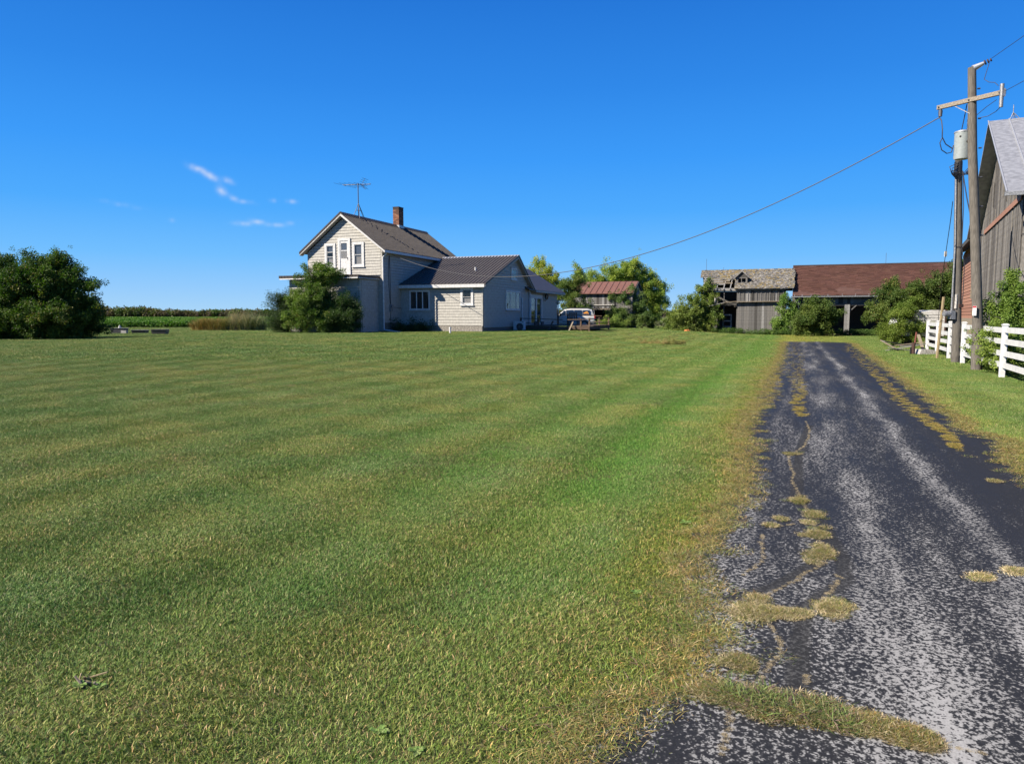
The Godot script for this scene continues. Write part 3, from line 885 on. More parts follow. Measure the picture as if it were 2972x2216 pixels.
	for k in 20:
		var y := 7.42 + k * 0.0665
		for side in 4:
			var w: float = 0.48 if side % 2 == 0 else 0.66
			var nb: int = 2 if side % 2 == 0 else 3
			for i in nb + 1:
				var c: Color = bc[rng.randi() % 5]
				if k > 16: c = Color(0.05, 0.045, 0.04).lerp(c, 0.25)
				s.set_color(c)
				var x0 := -w * 0.5 + (i - (0.5 if k % 2 else 0.0)) * w / nb + 0.006
				var x1 := minf(x0 + w / nb - 0.012, w * 0.5)
				x0 = maxf(x0, -w * 0.5)
				if x1 - x0 < 0.03: continue
				var b := Basis(Vector3.UP, side * PI / 2)
				bx(s, V(-2.785, y + 0.027, -6.95) + b * V((x0 + x1) * 0.5, 0, (0.66 if side % 2 == 0 else 0.48) * 0.5 - 0.03 + rr(0, 0.006)), V(x1 - x0, 0.054, 0.07), b)
	var bm := mat(1, 1, 1, 0.92)
	bm.vertex_color_use_as_albedo = true
	var ch := piece("chimney", h, M.mortar, V(-2.785, 7.95, -6.95), V(0.43, 1.55, 0.61))
	ch.transform = Transform3D(Basis(), V(-2.785, 7.95, -6.95))
	ch.mesh = BoxMesh.new()
	ch.mesh.size = V(0.43, 1.58, 0.61)
	var br := put("bricks", s.commit(), bm, ch)
	br.position = V(2.785, -7.95, 6.95)
	br.set_meta("kind", "stuff")
	var fl := piece("flashing", ch, M.flash, V(0, -0.62, 0), V(0.56, 0.26, 0.74))
	fl.set_meta("label", "pale metal flashing round the chimney foot")
	piece("chimney_cap", ch, M.soot, V(0, 0.795, 0), V(0.52, 0.05, 0.70))
	# wing
	var W := [V(0, 0, -2.27), X, Z]
	siding(h, W, 0.33, 2.75, func(_y): return Vector2(0.04, 5.80), M.siding, wf)
	piece("corner_trim", h, M.siding, V(5.84, 1.55, -2.28), V(0.11, 2.5, 0.12))
	piece("foundation", h, M.block, V(1.15, -0.2, -2.26), V(2.3, 1.06, 0.10))
	piece("foundation", h, M.concrete, V(4.09, -0.22, -2.27), V(3.55, 1.05, 0.18))
	var gz := func(y: float) -> Vector2:
		var a := 2.33
		var b := 10.86
		if y > 2.84: a = 2.2 + (y - 2.84) * 2.79
		if y > 2.98: b = 10.95 - (y - 2.98) * 1.50
		return Vector2(a, b)
	var G := [V(5.88, 0, 0), V(0, 0, -1), X]
	siding(h, G, 0.19, 4.92, gz, M.siding, wg)
	piece("foundation", h, M.block, V(5.84, -0.3, -6.6), V(0.09, 0.96, 8.6))
	var wr := put("wing_roof", roof_slab(V(0.0, 2.96, -1.92), V(0.0, 5.14, -8.0), V(6.2, 0, 0), 0.07), M.roof, h)
	put("roof_slope", roof_slab(V(0.0, 2.86, -11.5), V(0.0, 5.14, -8.0), V(6.2, 0, 0), 0.07), M.roof, wr)
	ribs(wr, M.roof, V(0.06, 2.96, -1.92), V(0.06, 5.14, -8.0), V(6.1, 0, 0), 25, 0.045, 0.04)
	put("ridge_cap", prism([V(0.2, 5.08, -7.82), V(0.2, 5.19, -8.0), V(0.2, 5.05, -8.15), V(0.2, 5.14, -8.0)], V(6.02, 0, 0)), M.flash, wr)
	put("rake_edge", prism([V(6.19, 2.86, -1.92), V(6.19, 2.99, -1.92), V(6.19, 5.18, -8.0), V(6.19, 2.9, -11.52), V(6.19, 2.78, -11.52), V(6.19, 5.04, -8.0)], V(0.03, 0, 0)), M.trim_dark, wr)
	put("rake_board", prism([V(6.15, 2.78, -1.95), V(6.15, 2.87, -1.95), V(6.15, 5.05, -8.0), V(6.15, 2.79, -11.5), V(6.15, 2.68, -11.5), V(6.15, 4.90, -8.0)], V(0.03, 0, 0)), M.siding, wr)
	put("soffit", prism([V(5.86, 2.80, -1.95), V(5.86, 4.97, -8.0), V(5.86, 2.72, -11.5), V(5.86, 2.69, -11.5), V(5.86, 4.94, -8.0), V(5.86, 2.77, -1.95)], V(0.3, 0, 0)), M.siding, wr)
	piece("fascia", wr, M.white, V(3.02, 2.82, -1.93), V(6.2, 0.2, 0.04))
	piece("soffit", wr, M.white_old, V(3.05, 2.74, -2.08), V(6.1, 0.025, 0.27))
	put("vent_pipe", cyl(V(4.35, 3.6, -4.6), V(4.35, 4.16, -4.6), 0.055), M.white, wr)
	window(h, W, 0.68, 2.17, 1.33, 2.59, 0.06, [[0, 0.34, 0, 1], [0.34, 0.66, 0, 1], [0.66, 1, 0, 1]], ["", "", ""])
	window(h, W, 4.36, 5.25, 1.62, 2.72, 0.13, [[0, 1, 0.46, 1], [0, 1, 0, 0.5]], ["", "curtain_or_reflection"])
	window(h, G, 6.05, 8.9, 1.34, 2.67, 0.1, [[0, 0.28, 0, 1], [0.28, 0.72, 0, 1], [0.72, 1, 0, 1]], ["", "", ""])
	window(h, G, 7.1, 8.25, 3.42, 4.26, 0.11, [[0, 1, 0.46, 1], [0, 1, 0, 0.5]], ["sky_reflection", ""])
	put("line_cover", cyl(V(5.97, 0.4, -9.25), V(5.97, 2.24, -9.25), 0.065, 8), M.white, h)
	# rear wing with the glass door
	var R := [V(5.86, 0, 0), V(0, 0, -1), X]
	siding(h, R, 0.19, 2.75, func(_y): return Vector2(10.98, 18.08), M.siding, [[11.2, 13.75, 0.3, 2.4]])
	piece("foundation", h, M.block, V(5.82, -0.3, -14.5), V(0.09, 0.96, 7.2))
	put("downspout", cyl(V(5.98, 0.2, -10.9), V(5.98, 2.8, -10.9), 0.05, 8), M.white, h)
	put("downspout", cyl(V(5.98, 0.2, -18.05), V(5.98, 2.2, -18.05), 0.05, 8), M.white, h)
	var rw := put("rear_roof", roof_slab(V(6.26, 2.86, -10.0), V(2.94, 4.95, -10.0), V(0, 0, -9.2), 0.07), M.roof, h)
	put("roof_slope", roof_slab(V(-0.2, 2.96, -10.0), V(2.94, 4.95, -10.0), V(0, 0, -9.2), 0.07), M.roof, rw)
	piece("fascia", rw, M.white_old, V(6.26, 2.76, -15.35), V(0.04, 0.15, 7.6))
	piece("soffit", rw, M.white_old, V(6.05, 2.70, -15.3), V(0.4, 0.02, 7.5))
	var gd := put("glass_door", wmesh(R, [[11.1, 11.25, 0.33, 2.5, 0.02, 0.12], [13.7, 13.88, 0.33, 2.5, 0.02, 0.12], [11.25, 13.7, 2.36, 2.5, 0.02, 0.12], [12.38, 12.62, 0.4, 2.36, 0.03, 0.11], [11.25, 13.7, 0.33, 0.42, 0.02, 0.10], [11.25, 12.38, 2.25, 2.36, 0.03, 0.1], [12.62, 13.7, 2.25, 2.36, 0.03, 0.1]]), M.white, h)
	put("pane", wmesh(R, [[11.25, 12.38, 0.42, 2.25, 0.052, 0.058], [12.62, 13.7, 0.42, 2.25, 0.052, 0.058]]), M.pane, gd)
	put("muntin", wmesh(R, [[11.25, 12.38, 1.78, 1.81, 0.058, 0.07], [12.62, 13.7, 1.78, 1.81, 0.058, 0.07], [11.25, 12.38, 0.95, 1.02, 0.058, 0.07], [12.62, 13.7, 0.95, 1.02, 0.058, 0.07]]), M.steel, gd)
	return h
func hx(x: float, y: float, z: float) -> Vector3:       # a point of the house frame
	return V(-8.14, 0.70, -45.0) + Basis(Vector3.UP, YAW) * V(x, y, z)
func build_by_house():
	# television aerial
	var a := thing("rooftop_antenna", "television aerial on a tripod astride the farmhouse ridge", "antenna", hx(-2.785, 7.46, -1.75), YAW)
	put("mast", cyl(V(0, 0, 0), V(0, 2.16, 0), 0.03, 8), M.steel, a)
	for q in [V(-0.28, -0.2, 0.3), V(0.28, -0.2, 0.3), V(0.0, 0.0, -0.55), V(0.32, -0.22, -0.3)]: put("leg", cyl(V(0, 0.85, 0), q, 0.018, 6), M.steel, a)
	put("brace", tube_mesh([V(-0.14, 0.38, 0.14), V(0.14, 0.38, 0.14), V(0.15, 0.38, -0.16), V(-0.14, 0.38, 0.14)], [0.012, 0.012, 0.012, 0.012], 5), M.steel, a)
	put("boom", cyl(V(-1.05, 2.06, 0.2), V(0.85, 2.06, -0.2), 0.022, 6), M.galv, a)
	var k := 0
	for x in [-1.0, -0.7, -0.4, -0.12, 0.2]:
		var l: float = 0.75 - 0.07 * k
		put("element", cyl(V(x - l * 0.75, 2.09 + l * 0.12, l * 0.6), V(x + l * 0.75, 2.05 - l * 0.16, -l * 0.6), 0.009, 5), M.steel, a)
		put("clamp", cyl(V(x, 2.04, 0), V(x, 2.1, 0), 0.035, 6), M.black, a)
		k += 1
	for x in [0.35, 0.45, 0.55, 0.65, 0.75, 0.82]: put("element", cyl(V(x, 1.98, -0.1), V(x, 2.14, -0.2), 0.008, 5), M.steel, a)
	for q in [1.0, -1.0]:
		put("reflector_arm", cyl(V(0.28, 2.06, 0), V(0.55, 2.06 + 0.36 * q, 0), 0.012, 5), M.steel, a)
		for i in 3: put("element", cyl(V(0.3 + i * 0.1, 2.1 + q * (0.1 + 0.1 * i), 0.28), V(0.4 + i * 0.1, 2.06 + q * (0.1 + 0.1 * i), -0.28), 0.01, 5), M.steel, a)
	# heat pump
	var u := thing("heat_pump", "white heat pump unit with round fan grille beside the wing wall", "heat pump", hx(6.1, -0.28, -7.35), YAW)
	var s := st_new()
	bx(s, V(0.38, 0.47, 0), V(0.78, 0.74, 0.34))
	put("cabinet", s.commit(), M.unit_white, u)
	put("fan_opening", cyl(V(0.46, 0.46, 0.165), V(0.46, 0.46, 0.176), 0.25, 24), M.black, u)
	for i in 5: put("grille_ring", ring_mesh(V(0.46, 0.46, 0.182), 0.05 + 0.05 * i, 0.006), M.galv, u)
	for i in 4: put("grille_bar", cyl(V(0.46, 0.46, 0.182) + V(cos(i * PI / 4), sin(i * PI / 4), 0) * 0.25, V(0.46, 0.46, 0.182) - V(cos(i * PI / 4), sin(i * PI / 4), 0) * 0.25, 0.006, 5), M.galv, u)
	piece("badge", u, M.steel, V(0.66, 0.78, 0.172), V(0.12, 0.04, 0.006))
	for x in [0.1, 0.66]: piece("foot", u, M.galv, V(x, 0.05, 0), V(0.08, 0.1, 0.36))
	# wall lantern
	var l := thing("wall_lantern", "black carriage lantern on the siding beside the glass door", "lantern", hx(5.9, 2.4, -14.5), YAW)
	put("bracket", tube_mesh([V(0, -0.22, 0), V(0.12, -0.3, 0), V(0.22, -0.2, 0)], [0.02, 0.02, 0.02], 6), M.black, l)
	put("cage", tube_mesh([V(0.22, -0.2, 0), V(0.22, 0.12, 0)], [0.08, 0.14], 6), M.glass, l)
	put("cap", tube_mesh([V(0.22, 0.12, 0), V(0.22, 0.16, 0), V(0.22, 0.3, 0)], [0.19, 0.17, 0.02], 6), M.black, l)
	for i in 6: put("cage_bar", cyl(V(0.22, -0.2, 0) + V(cos(i * PI / 3), 0, sin(i * PI / 3)) * 0.085, V(0.22, 0.12, 0) + V(cos(i * PI / 3), 0, sin(i * PI / 3)) * 0.15, 0.01, 4), M.black, l)
	# white pipe standing in the lawn
	var vp := gp(-3.60, -41.4)
	var p := thing("drain_pipe", "short white plastic pipe with cap standing in the lawn before the wing", "pipe", vp)
	put("pipe", cyl(V(0, -0.1, 0), V(0, 0.30, 0), 0.055, 12), M.white, p)
	put("cap", cyl(V(0, 0.27, 0), V(0, 0.36, 0), 0.07, 12), M.white, p)
	build_deck()
	build_suv()
func ring_mesh(c: Vector3, r: float, t: float) -> Mesh:
	var pts := []
	for i in 21: pts.append(c + V(cos(TAU * i / 20.0), sin(TAU * i / 20.0), 0) * r)
	return tube_mesh(pts, same(21, t), 4)
func build_deck():
	var d := thing("wooden_deck", "weathered wooden deck with railings and steps outside the glass door", "deck", hx(0, 0, 0), YAW)
	var fy := 0.24
	for k in 24:       # deck boards run along the house front
		piece("deck_board", d, M.deck[rng.randi() % 3], V(8.65, fy, -8.5 - k * 0.26), V(5.1, 0.035, 0.24))
	piece("rim_joist", d, M.deck[1], V(8.65, fy - 0.14, -8.36), V(5.1, 0.2, 0.04))
	piece("rim_joist", d, M.deck[1], V(11.22, fy - 0.14, -11.4), V(0.04, 0.2, 6.2))
	piece("skirt_board", d, M.deck[0], V(7.7, -0.18, -8.37), V(3.0, 0.12, 0.03))
	for q in [[6.2, -8.4, 0.80], [7.5, -8.4, 0.8], [10.6, -8.4, 0.72], [11.2, -8.4, 0.80], [11.2, -11.2, 0.8], [11.2, -14.2, 0.8], [8.0, -11.5, 1.12], [8.75, -11.5, 1.05]]:
		piece("post", d, M.deck[2] if q[0] > 11 else M.deck[0], V(q[0], (q[2] - 0.9) * 0.5, q[1]), V(0.10, q[2] + 0.9, 0.10))
	for q in [[V(6.15, 0.76, -8.34), V(9.3, 0.66, -8.34)], [V(9.65, 0.67, -8.34), V(11.3, 0.70, -8.34)], [V(11.26, 0.72, -8.3), V(11.26, 0.76, -14.3)], [V(8.0, 1.1, -11.5), V(8.75, 1.06, -11.5)], [V(6.2, 0.42, -8.34), V(7.6, 0.42, -8.34)], [V(11.26, 0.45, -8.3), V(11.26, 0.45, -14.3)], [V(9.5, 0.95, -12.0), V(11.2, 0.92, -12.0)], [V(8.2, 0.5, -12.0), V(11.2, 0.5, -12.0)]]:
		bar("rail", d, M.deck[rng.randi() % 3], q[0], q[1], 0.12, 0.045)
	# steps down to the lawn
	for k in 3: piece("step", d, M.deck[2] if k != 2 else M.pale_wood, V(9.45, 0.12 - k * 0.21, -8.1 + k * 0.3), V(0.95, 0.045, 0.30))  # bottom tread in paler wood, its sunlight put into the colour
	for k in 3: piece("riser", d, M.deck[0], V(9.45, 0.04 - k * 0.21, -7.97 + k * 0.3), V(0.95, 0.13, 0.03))
	bar("stringer", d, M.pale_wood, V(10.05, 0.52, -8.35), V(9.96, -0.42, -7.15), 0.10, 0.05)  # sunlit stringer: the light is painted in with paler wood
	bar("stringer", d, M.deck[0], V(8.6, 0.56, -8.35), V(8.5, -0.36, -7.2), 0.10, 0.05)
	bar("stringer", d, M.deck[1], V(6.25, 0.75, -8.3), V(6.15, -0.3, -7.9), 0.10, 0.05)
	var c := thing("deck_chair", "low wooden slatted chair standing on the deck", "chair", hx(9.6, 0.26, -10.2), YAW + 0.5)
	for k in 4: piece("slat", c, M.deck[2], V(-0.24 + k * 0.16, 0.62, -0.30), V(0.12, 0.62, 0.025), V(-0.25, 0, 0))
	for k in 4: piece("slat", c, M.deck[2], V(0, 0.33, -0.18 + k * 0.13), V(0.62, 0.025, 0.11))
	for q in [V(-0.3, 0.26, 0.26), V(0.3, 0.26, 0.26), V(-0.3, 0.16, -0.26), V(0.3, 0.16, -0.26)]: piece("leg", c, M.deck[1], q * V(1, 0.5, 1) + V(0, q.y * 0.5, 0), V(0.06, q.y * 2.0, 0.09))
	for x in [-0.34, 0.34]: piece("armrest", c, M.deck[2], V(x, 0.54, 0.02), V(0.11, 0.025, 0.66))
	var k := thing("hanger_pole", "thin black hook pole rising from the deck beside the glass door", "pole", hx(7.95, 0.25, -11.6), YAW)
	put("pole", cyl(V(0, 0, 0), V(0, 1.65, 0), 0.022, 6), M.black, k)
	for q in [1.0, -1.0]: put("hook", tube_mesh([V(0, 1.5, 0), V(0.1 * q, 1.62, 0), V(0.2 * q, 1.66, 0)], [0.016, 0.016, 0.012], 5), M.black, k)
	for q in [[6.9, -9.6, 0.17, 0.3], [7.5, -9.3, 0.14, 0.26]]:
		var b := thing("flower_pot", "empty dark plant pot standing on the deck boards", "pot", hx(q[0], 0.26, q[1]), 0, "pots on the deck")
		put("pot", tube_mesh([V(0, 0, 0), V(0, q[3], 0), V(0, q[3], 0), V(0, q[3] - 0.04, 0)], [q[2] * 0.7, q[2], q[2] * 0.85, q[2] * 0.82], 14), M.steel, b)
func build_suv():
	var at := gp(5.1, -64.6) - V(0, 0.03, 0)
	var c := thing("parked_suv", "silver white sport utility vehicle parked behind the deck", "car", at, -0.06)
	# long axis x, nose to -x; sections of half width by height
	var prof := [[-2.35, 0.55, 0.95, 0.72], [-2.3, 0.38, 1.02, 0.84], [-1.5, 0.36, 1.08, 0.90], [-1.05, 0.36, 1.12, 0.91], [1.9, 0.36, 1.14, 0.92], [2.28, 0.42, 1.12, 0.88], [2.36, 0.5, 1.0, 0.84]]
	var s := st_new()
	loft(s, prof, 0.04)
	put("body", s.commit(), M.paint_car, c)
	s = st_new()
	var top := [[-1.05, 1.10, 1.13, 0.84], [-0.35, 1.10, 1.70, 0.80], [0.2, 1.10, 1.79, 0.80], [1.75, 1.10, 1.78, 0.79], [2.1, 1.10, 1.68, 0.78], [2.3, 1.10, 1.16, 0.80]]
	loft(s, top, 0.14)
	put("cabin", s.commit(), M.paint_car, c)
	s = st_new()
	loft(s, [[-2.3, 0.3, 0.62, 0.86], [2.3, 0.32, 0.64, 0.90]], 0.02)
	put("lower_cladding", s.commit(), M.car_low, c)
	for q in [[-0.75, -0.3, 1.20, 1.60, 0.35], [-0.2, 0.45, 1.20, 1.64, 0.0], [0.53, 1.18, 1.20, 1.64, 0.0], [1.28, 1.92, 1.20, 1.62, 0.0]]:
		for z in [1, -1]:
			var y0: float = q[2]
			var y1: float = q[3]
			var zz := func(y: float) -> float: return z * (0.83 - 0.06 * (y - 1.1) / 0.6 + 0.012)
			var pol := [V(q[0], y0, zz.call(y0)), V(q[0] + q[4], y1, zz.call(y1)), V(q[1], y1, zz.call(y1)), V(q[1], y0, zz.call(y0))]
			put("side_window", prism(pol, V(0, 0, 0.012 * z)), M.glass, c)
	put("rear_window", prism([V(2.315, 1.18, -0.66), V(2.315, 1.18, 0.66), V(2.14, 1.62, 0.62), V(2.14, 1.62, -0.62)], V(0.02, 0, 0)), M.glass, c)
	put("windscreen", prism([V(-1.03, 1.15, -0.7), V(-1.03, 1.15, 0.7), V(-0.42, 1.64, 0.66), V(-0.42, 1.64, -0.66)], V(-0.02, 0.02, 0)), M.glass, c)
	s = st_new()
	for q in [[1.44, 1.39, 0.16, 0.10], [1.62, 1.45, 0.20, 0.12], [1.74, 1.36, 0.08, 0.14], [1.40, 1.33, 0.1, 0.04], [1.58, 1.33, 0.1, 0.05]]: bx(s, V(q[0], q[1], 0.835), V(q[2], q[3], 0.004), Basis(V(0, 0, 1), 0.15))
	put("window_sticker", s.commit(), M.sticker, c)
	for q in [0.78, -0.78]:
		piece("tail_light", c, M.red_lens, V(2.34, 1.02, q), V(0.07, 0.34, 0.16))
		piece("head_light", c, M.pane, V(-2.31, 0.86, q * 0.9), V(0.06, 0.16, 0.3))
		piece("roof_rail", c, M.black, V(0.85, 1.83, q * 0.8), V(1.9, 0.04, 0.05))
		var mr := piece("door_mirror", c, M.black, V(-0.72, 1.2, q * 1.25), V(0.16, 0.18, 0.2))
		mr.set_meta("label", "black door mirror")
	piece("bumper", c, M.car_low, V(2.36, 0.55, 0), V(0.16, 0.26, 1.76))
	piece("spare_carrier", c, M.black, V(2.4, 0.95, 0.1), V(0.14, 0.3, 0.6))
	for q in [[-1.42, 0.78], [1.42, 0.78], [-1.42, -0.78], [1.42, -0.78]]:
		var w := put("wheel", cyl(V(q[0], 0.37, q[1] - 0.12), V(q[0], 0.37, q[1] + 0.14), 0.37, 20), M.tyre, c)
		put("rim", cyl(V(q[0], 0.37, q[1] + 0.14 * signf(q[1])), V(q[0], 0.37, q[1] + 0.16 * signf(q[1])), 0.22, 12), M.galv, w)
func loft(s: SurfaceTool, sec: Array, inset: float):   # [x, y0, y1, half width]: rounded box sections
	var rings := []
	for q in sec:
		var r := []
		var y0: float = q[1]
		var y1: float = q[2]
		var w: float = q[3]
		var b := minf(0.12, (y1 - y0) * 0.45)
		for p in [[w - 0.06, y0], [w, y0 + b], [w - inset * 0.3, y1 - b], [w - inset - 0.05, y1 - b * 0.25], [w - inset - 0.2, y1]]: r.append(V(q[0], p[1], p[0]))
		for k in range(4, -1, -1): r.append(r[k] * V(1, 1, -1))
		rings.append(r)
	for i in rings.size() - 1:
		for k in 10: quad(s, rings[i][k], rings[i + 1][k], rings[i + 1][(k + 1) % 10], rings[i][(k + 1) % 10])
	for e in [0, rings.size() - 1]:
		for k in range(1, 9): tri(s, rings[e][0], rings[e][k], rings[e][k + 1])

# ---------- barns and shed ----------
func planks(parent: Node, mats: Array, o: Vector3, r: Vector3, n: Vector3, width: float, y0: float, top: Callable, pw := 0.2, skip = null, called := "plank"):
	var x := 0.0
	while x < width:
		var w := minf(pw * rr(0.75, 1.2), width - x)
		var t: float = top.call(x + w * 0.5)
		var b := y0 + rr(0, 0.08)
		if not (skip != null and skip.call(x)) and w > 0.04:
			var e := put(called, BOX, mats[rng.randi() % mats.size()], parent)
			e.transform = Transform3D(Basis(r * (w - 0.012), V(0, t - b, 0) + r * rr(-0.012, 0.012), n * 0.025), o + r * (x + w * 0.5) + V(0, (t + b) * 0.5, 0) + n * rr(0, 0.012))
		x += w
func build_barns():
	# collapsing shingled barn
	var o := V(17.03, 0.12, -64.0)
	var g := thing("old_barn", "collapsing grey board barn with holed shingle roof and small dormer", "barn", o, YAW)
	var X := Vector3.RIGHT
	var Z := Vector3.BACK
	planks(g, M.grey_wood, V(3.07, 0, 0.10), X, Z, 3.95, 0.0, func(_x): return 2.68, 0.21)
	planks(g, M.grey_wood, V(3.07, 0, 0.0), X, Z, 3.95, 2.62, func(_x): return 3.74, 0.36)
	for k in 11: piece("batten", g, M.grey_wood[k % 5], V(3.2 + k * 0.36, 3.2, 0.05), V(0.05, 1.1, 0.04))
	planks(g, M.grey_wood, V(-0.02, 0, 0), Vector3.FORWARD, Vector3.LEFT, 5.4, 0.0, func(x): return 3.7 + minf(x, 5.4 - x) * 0.6, 0.3, func(x): return fmod(x * 7.3, 3.0) < 0.8)
	planks(g, M.grey_wood, V(7.0, 0, 0), Vector3.FORWARD, X, 5.4, 0.0, func(x): return 3.7 + minf(x, 5.4 - x) * 0.6, 0.3)
	piece("back_wall", g, M.grey_wood[1], V(3.5, 1.85, -5.45), V(7.1, 3.9, 0.08))
	piece("earth_floor", g, M.soil, V(3.5, -0.02, -2.7), V(7.0, 0.1, 5.4))
	piece("loft_floor", g, M.grey_wood[1], V(1.5, 2.45, -3.0), V(3.0, 0.06, 4.6))
	for q in [[0.02, 3.8], [3.05, 3.8], [1.9, 3.7]]: piece("post", g, M.grey_wood[1], V(q[0], q[1] * 0.5, -0.08), V(0.14 if q[0] != 1.9 else 0.06, q[1], 0.14))
	bar("beam", g, M.grey_wood[2], V(-0.15, 3.87, 0.08), V(3.15, 3.80, 0.08), 0.10, 0.24)
	piece("beam", g, M.grey_wood[1], V(1.55, 2.55, -0.12), V(3.0, 0.16, 0.1))
	piece("eave_board", g, M.grey_wood[2], V(5.1, 3.80, 0.24), V(4.3, 0.07, 0.05))
	# sagging canopy ledge over the doorway
	bar("ledge_board", g, M.pale_wood, V(2.9, 2.74, 0.28), V(6.55, 2.75, 0.24), 0.36, 0.06)
	bar("ledge_board", g, M.pale_wood, V(2.95, 2.76, 0.3), V(1.9, 2.68, 0.34), 0.34, 0.05)
	bar("ledge_board", g, M.grey_wood[2], V(2.0, 2.68, 0.34), V(0.55, 2.34, 0.4), 0.32, 0.05)
	for k in 5: bar("broken_lath", g, M.pale_wood, V(rr(1.4, 1.7), 2.5 + k * 0.035, 0.1), V(rr(2.6, 3.05), 2.52 + k * 0.035 + rr(-0.05, 0.05), rr(0.1, 0.25)), 0.05, 0.03)
	put("white_post", cyl(V(1.17, 2.55, 0.1), V(1.17, 3.15, 0.1), 0.09, 10), M.white_old, g)
	# roof: deck with a hole at the left bay, bare rafters across it
	var top := V(0, 5.68, -2.75)
	var eave := V(0, 3.86, 0.32)
	var R := func(x: float, t: float) -> Vector3: return V(x, 0, 0) + top.lerp(eave, t)
	var s := st_new()
	for q in [[-0.35, 2.9, 0.0, 0.37], [2.75, 7.6, 0.0, 1.0]]:
		prism_st(s, [R.call(q[0], q[2]), R.call(q[0], q[3]), R.call(q[0], q[3]) - V(0, 0.04, 0), R.call(q[0], q[2]) - V(0, 0.04, 0)], V(q[1] - q[0], 0, 0))
	prism_st(s, [V(-0.35, 5.68, -2.75), V(-0.35, 3.86, -5.8), V(-0.35, 3.82, -5.8), V(-0.35, 5.64, -2.75)], V(7.95, 0, 0))
	var rf := put("roof", s.commit(), M.grey_wood[1], g)
	for x in [0.15, 0.75, 1.35, 1.95, 2.5]: bar("rafter", rf, M.grey_wood[2], R.call(x, 0.3) - V(0, 0.1, 0), R.call(x - 0.1, 0.98) - V(0, 0.1, 0), 0.07, 0.12)
	for k in 7:
		var t := 0.4 + k * 0.055
		bar("lath", rf, M.pale_wood if k % 2 else M.grey_wood[2], R.call(rr(0.0, 0.8) - 0.2, t), R.call(rr(1.7, 2.75), t + rr(-0.02, 0.03)), 0.02, 0.10)
	s = st_new()
	var pal := [Color(0.15, 0.14, 0.125), Color(0.11, 0.105, 0.10), Color(0.20, 0.19, 0.175), Color(0.17, 0.135, 0.07), Color(0.07, 0.068, 0.065), Color(0.15, 0.14, 0.115)]
	for j in 26:
		var t := (j + 0.5) / 26.0
		var x := -0.38 + (0.08 if j % 2 else 0.0)
		while x < 7.6:
			var w := rr(0.11, 0.2)
			var hole := x < 2.75 and t > 0.36 + 0.12 * NZ.get_noise_2d(x * 60.0, 5.0) + 0.07 * x
			var dorm := x > 2.85 and x < 3.75 and t > 0.32 and t < 0.72
			if not hole and not dorm and rng.randf() > 0.03:
				var moss := NZ.get_noise_2d(x * 45.0, t * 130.0)
				var c: Color = pal[3] if moss > 0.26 and rng.randf() < 0.5 else pal[rng.randi() % 6]
				var b := rr(0.8, 1.15)
				s.set_color(Color(c.r * b, c.g * b, c.b * b))
				var p: Vector3 = R.call(x + w * 0.5, t) + V(0, 0.02 + rr(0, 0.025), 0.01)
				bx(s, p, V(w - 0.012, 0.016, 0.21), Basis(V(1, 0, 0), atan2(1.82, 3.07) - 0.06 + rr(-0.09, 0.05)) * Basis(V(0, 1, 0), rr(-0.05, 0.05)))
			x += w
	var vm := mat(1, 1, 1, 0.95)
	vm.vertex_color_use_as_albedo = true
	put("shingles", s.commit(), vm, rf).set_meta("kind", "stuff")
	bar("ridge_board", rf, M.steel, V(-0.38, 5.70, -2.75), V(7.6, 5.68, -2.75), 0.12, 0.03)
	put("lightning_rod", cyl(V(0.05, 5.6, -2.75), V(0.05, 6.75, -2.75), 0.014, 5), M.steel, rf)
	put("lightning_rod", cyl(V(1.5, 5.6, -2.75), V(1.6, 5.95, -2.75), 0.012, 5), M.steel, rf)
	# dormer
	var d := put("dormer", wmesh([V(0, 0, -0.5), X, Z], [[2.88, 3.02, 4.22, 4.88, 0, 0.04], [3.66, 3.80, 4.22, 4.88, 0, 0.04], [3.02, 3.66, 4.22, 4.42, 0, 0.04], [3.02, 3.66, 4.80, 4.92, 0, 0.04], [3.28, 3.33, 4.42, 4.80, 0, 0.04]]), M.grey_wood[4], g)
	put("gable_board", prism([V(2.86, 4.9, -0.48), V(3.82, 4.9, -0.48), V(3.34, 5.34, -0.48)], V(0, 0, 0.03)), M.grey_wood[3], d)
	put("side_wall", prism([V(3.79, 4.22, -0.5), V(3.79, 4.92, -0.5), V(3.79, 4.92, -1.6)], V(0.03, 0, 0)), M.grey_wood[3], d)
	put("side_wall", prism([V(2.87, 4.22, -0.5), V(2.87, 4.92, -0.5), V(2.87, 4.92, -1.6)], V(0.03, 0, 0)), M.grey_wood[3], d)
	put("dormer_roof", prism([V(2.72, 4.80, -0.3), V(3.34, 5.38, -0.3), V(3.34, 5.45, -0.3), V(2.68, 4.84, -0.3)], V(0, 0, -2.0)), M.grey_wood[2], d)
	put("dormer_roof", prism([V(3.96, 4.80, -0.3), V(3.34, 5.38, -0.3), V(3.34, 5.45, -0.3), V(4.0, 4.84, -0.3)], V(0, 0, -2.0)), M.grey_wood[0], d)
	var od := thing("old_door", "pale wooden door frame with three open panels leaning inside the old barn", "door", o + Basis(Vector3.UP, YAW) * V(2.17, 0.0, -0.75), YAW)
	put("stile", wmesh([Vector3.ZERO, X, Z], [[-0.38, -0.29, 0, 1.65, 0, 0.04], [0.29, 0.38, 0, 1.65, 0, 0.04]]), M.white_old, od)
	for y in [0.1, 0.55, 1.05, 1.58]: piece("rail", od, M.white_old, V(0, y, 0.02), V(0.58, 0.10, 0.036))
	# brown shingled barn
	var b := thing("brown_barn", "long open-fronted barn with brown shingle roof", "barn", o, YAW)
	var top2 := V(0, 5.97, -3.5)
	var eave2 := V(0, 3.20, 0.45)
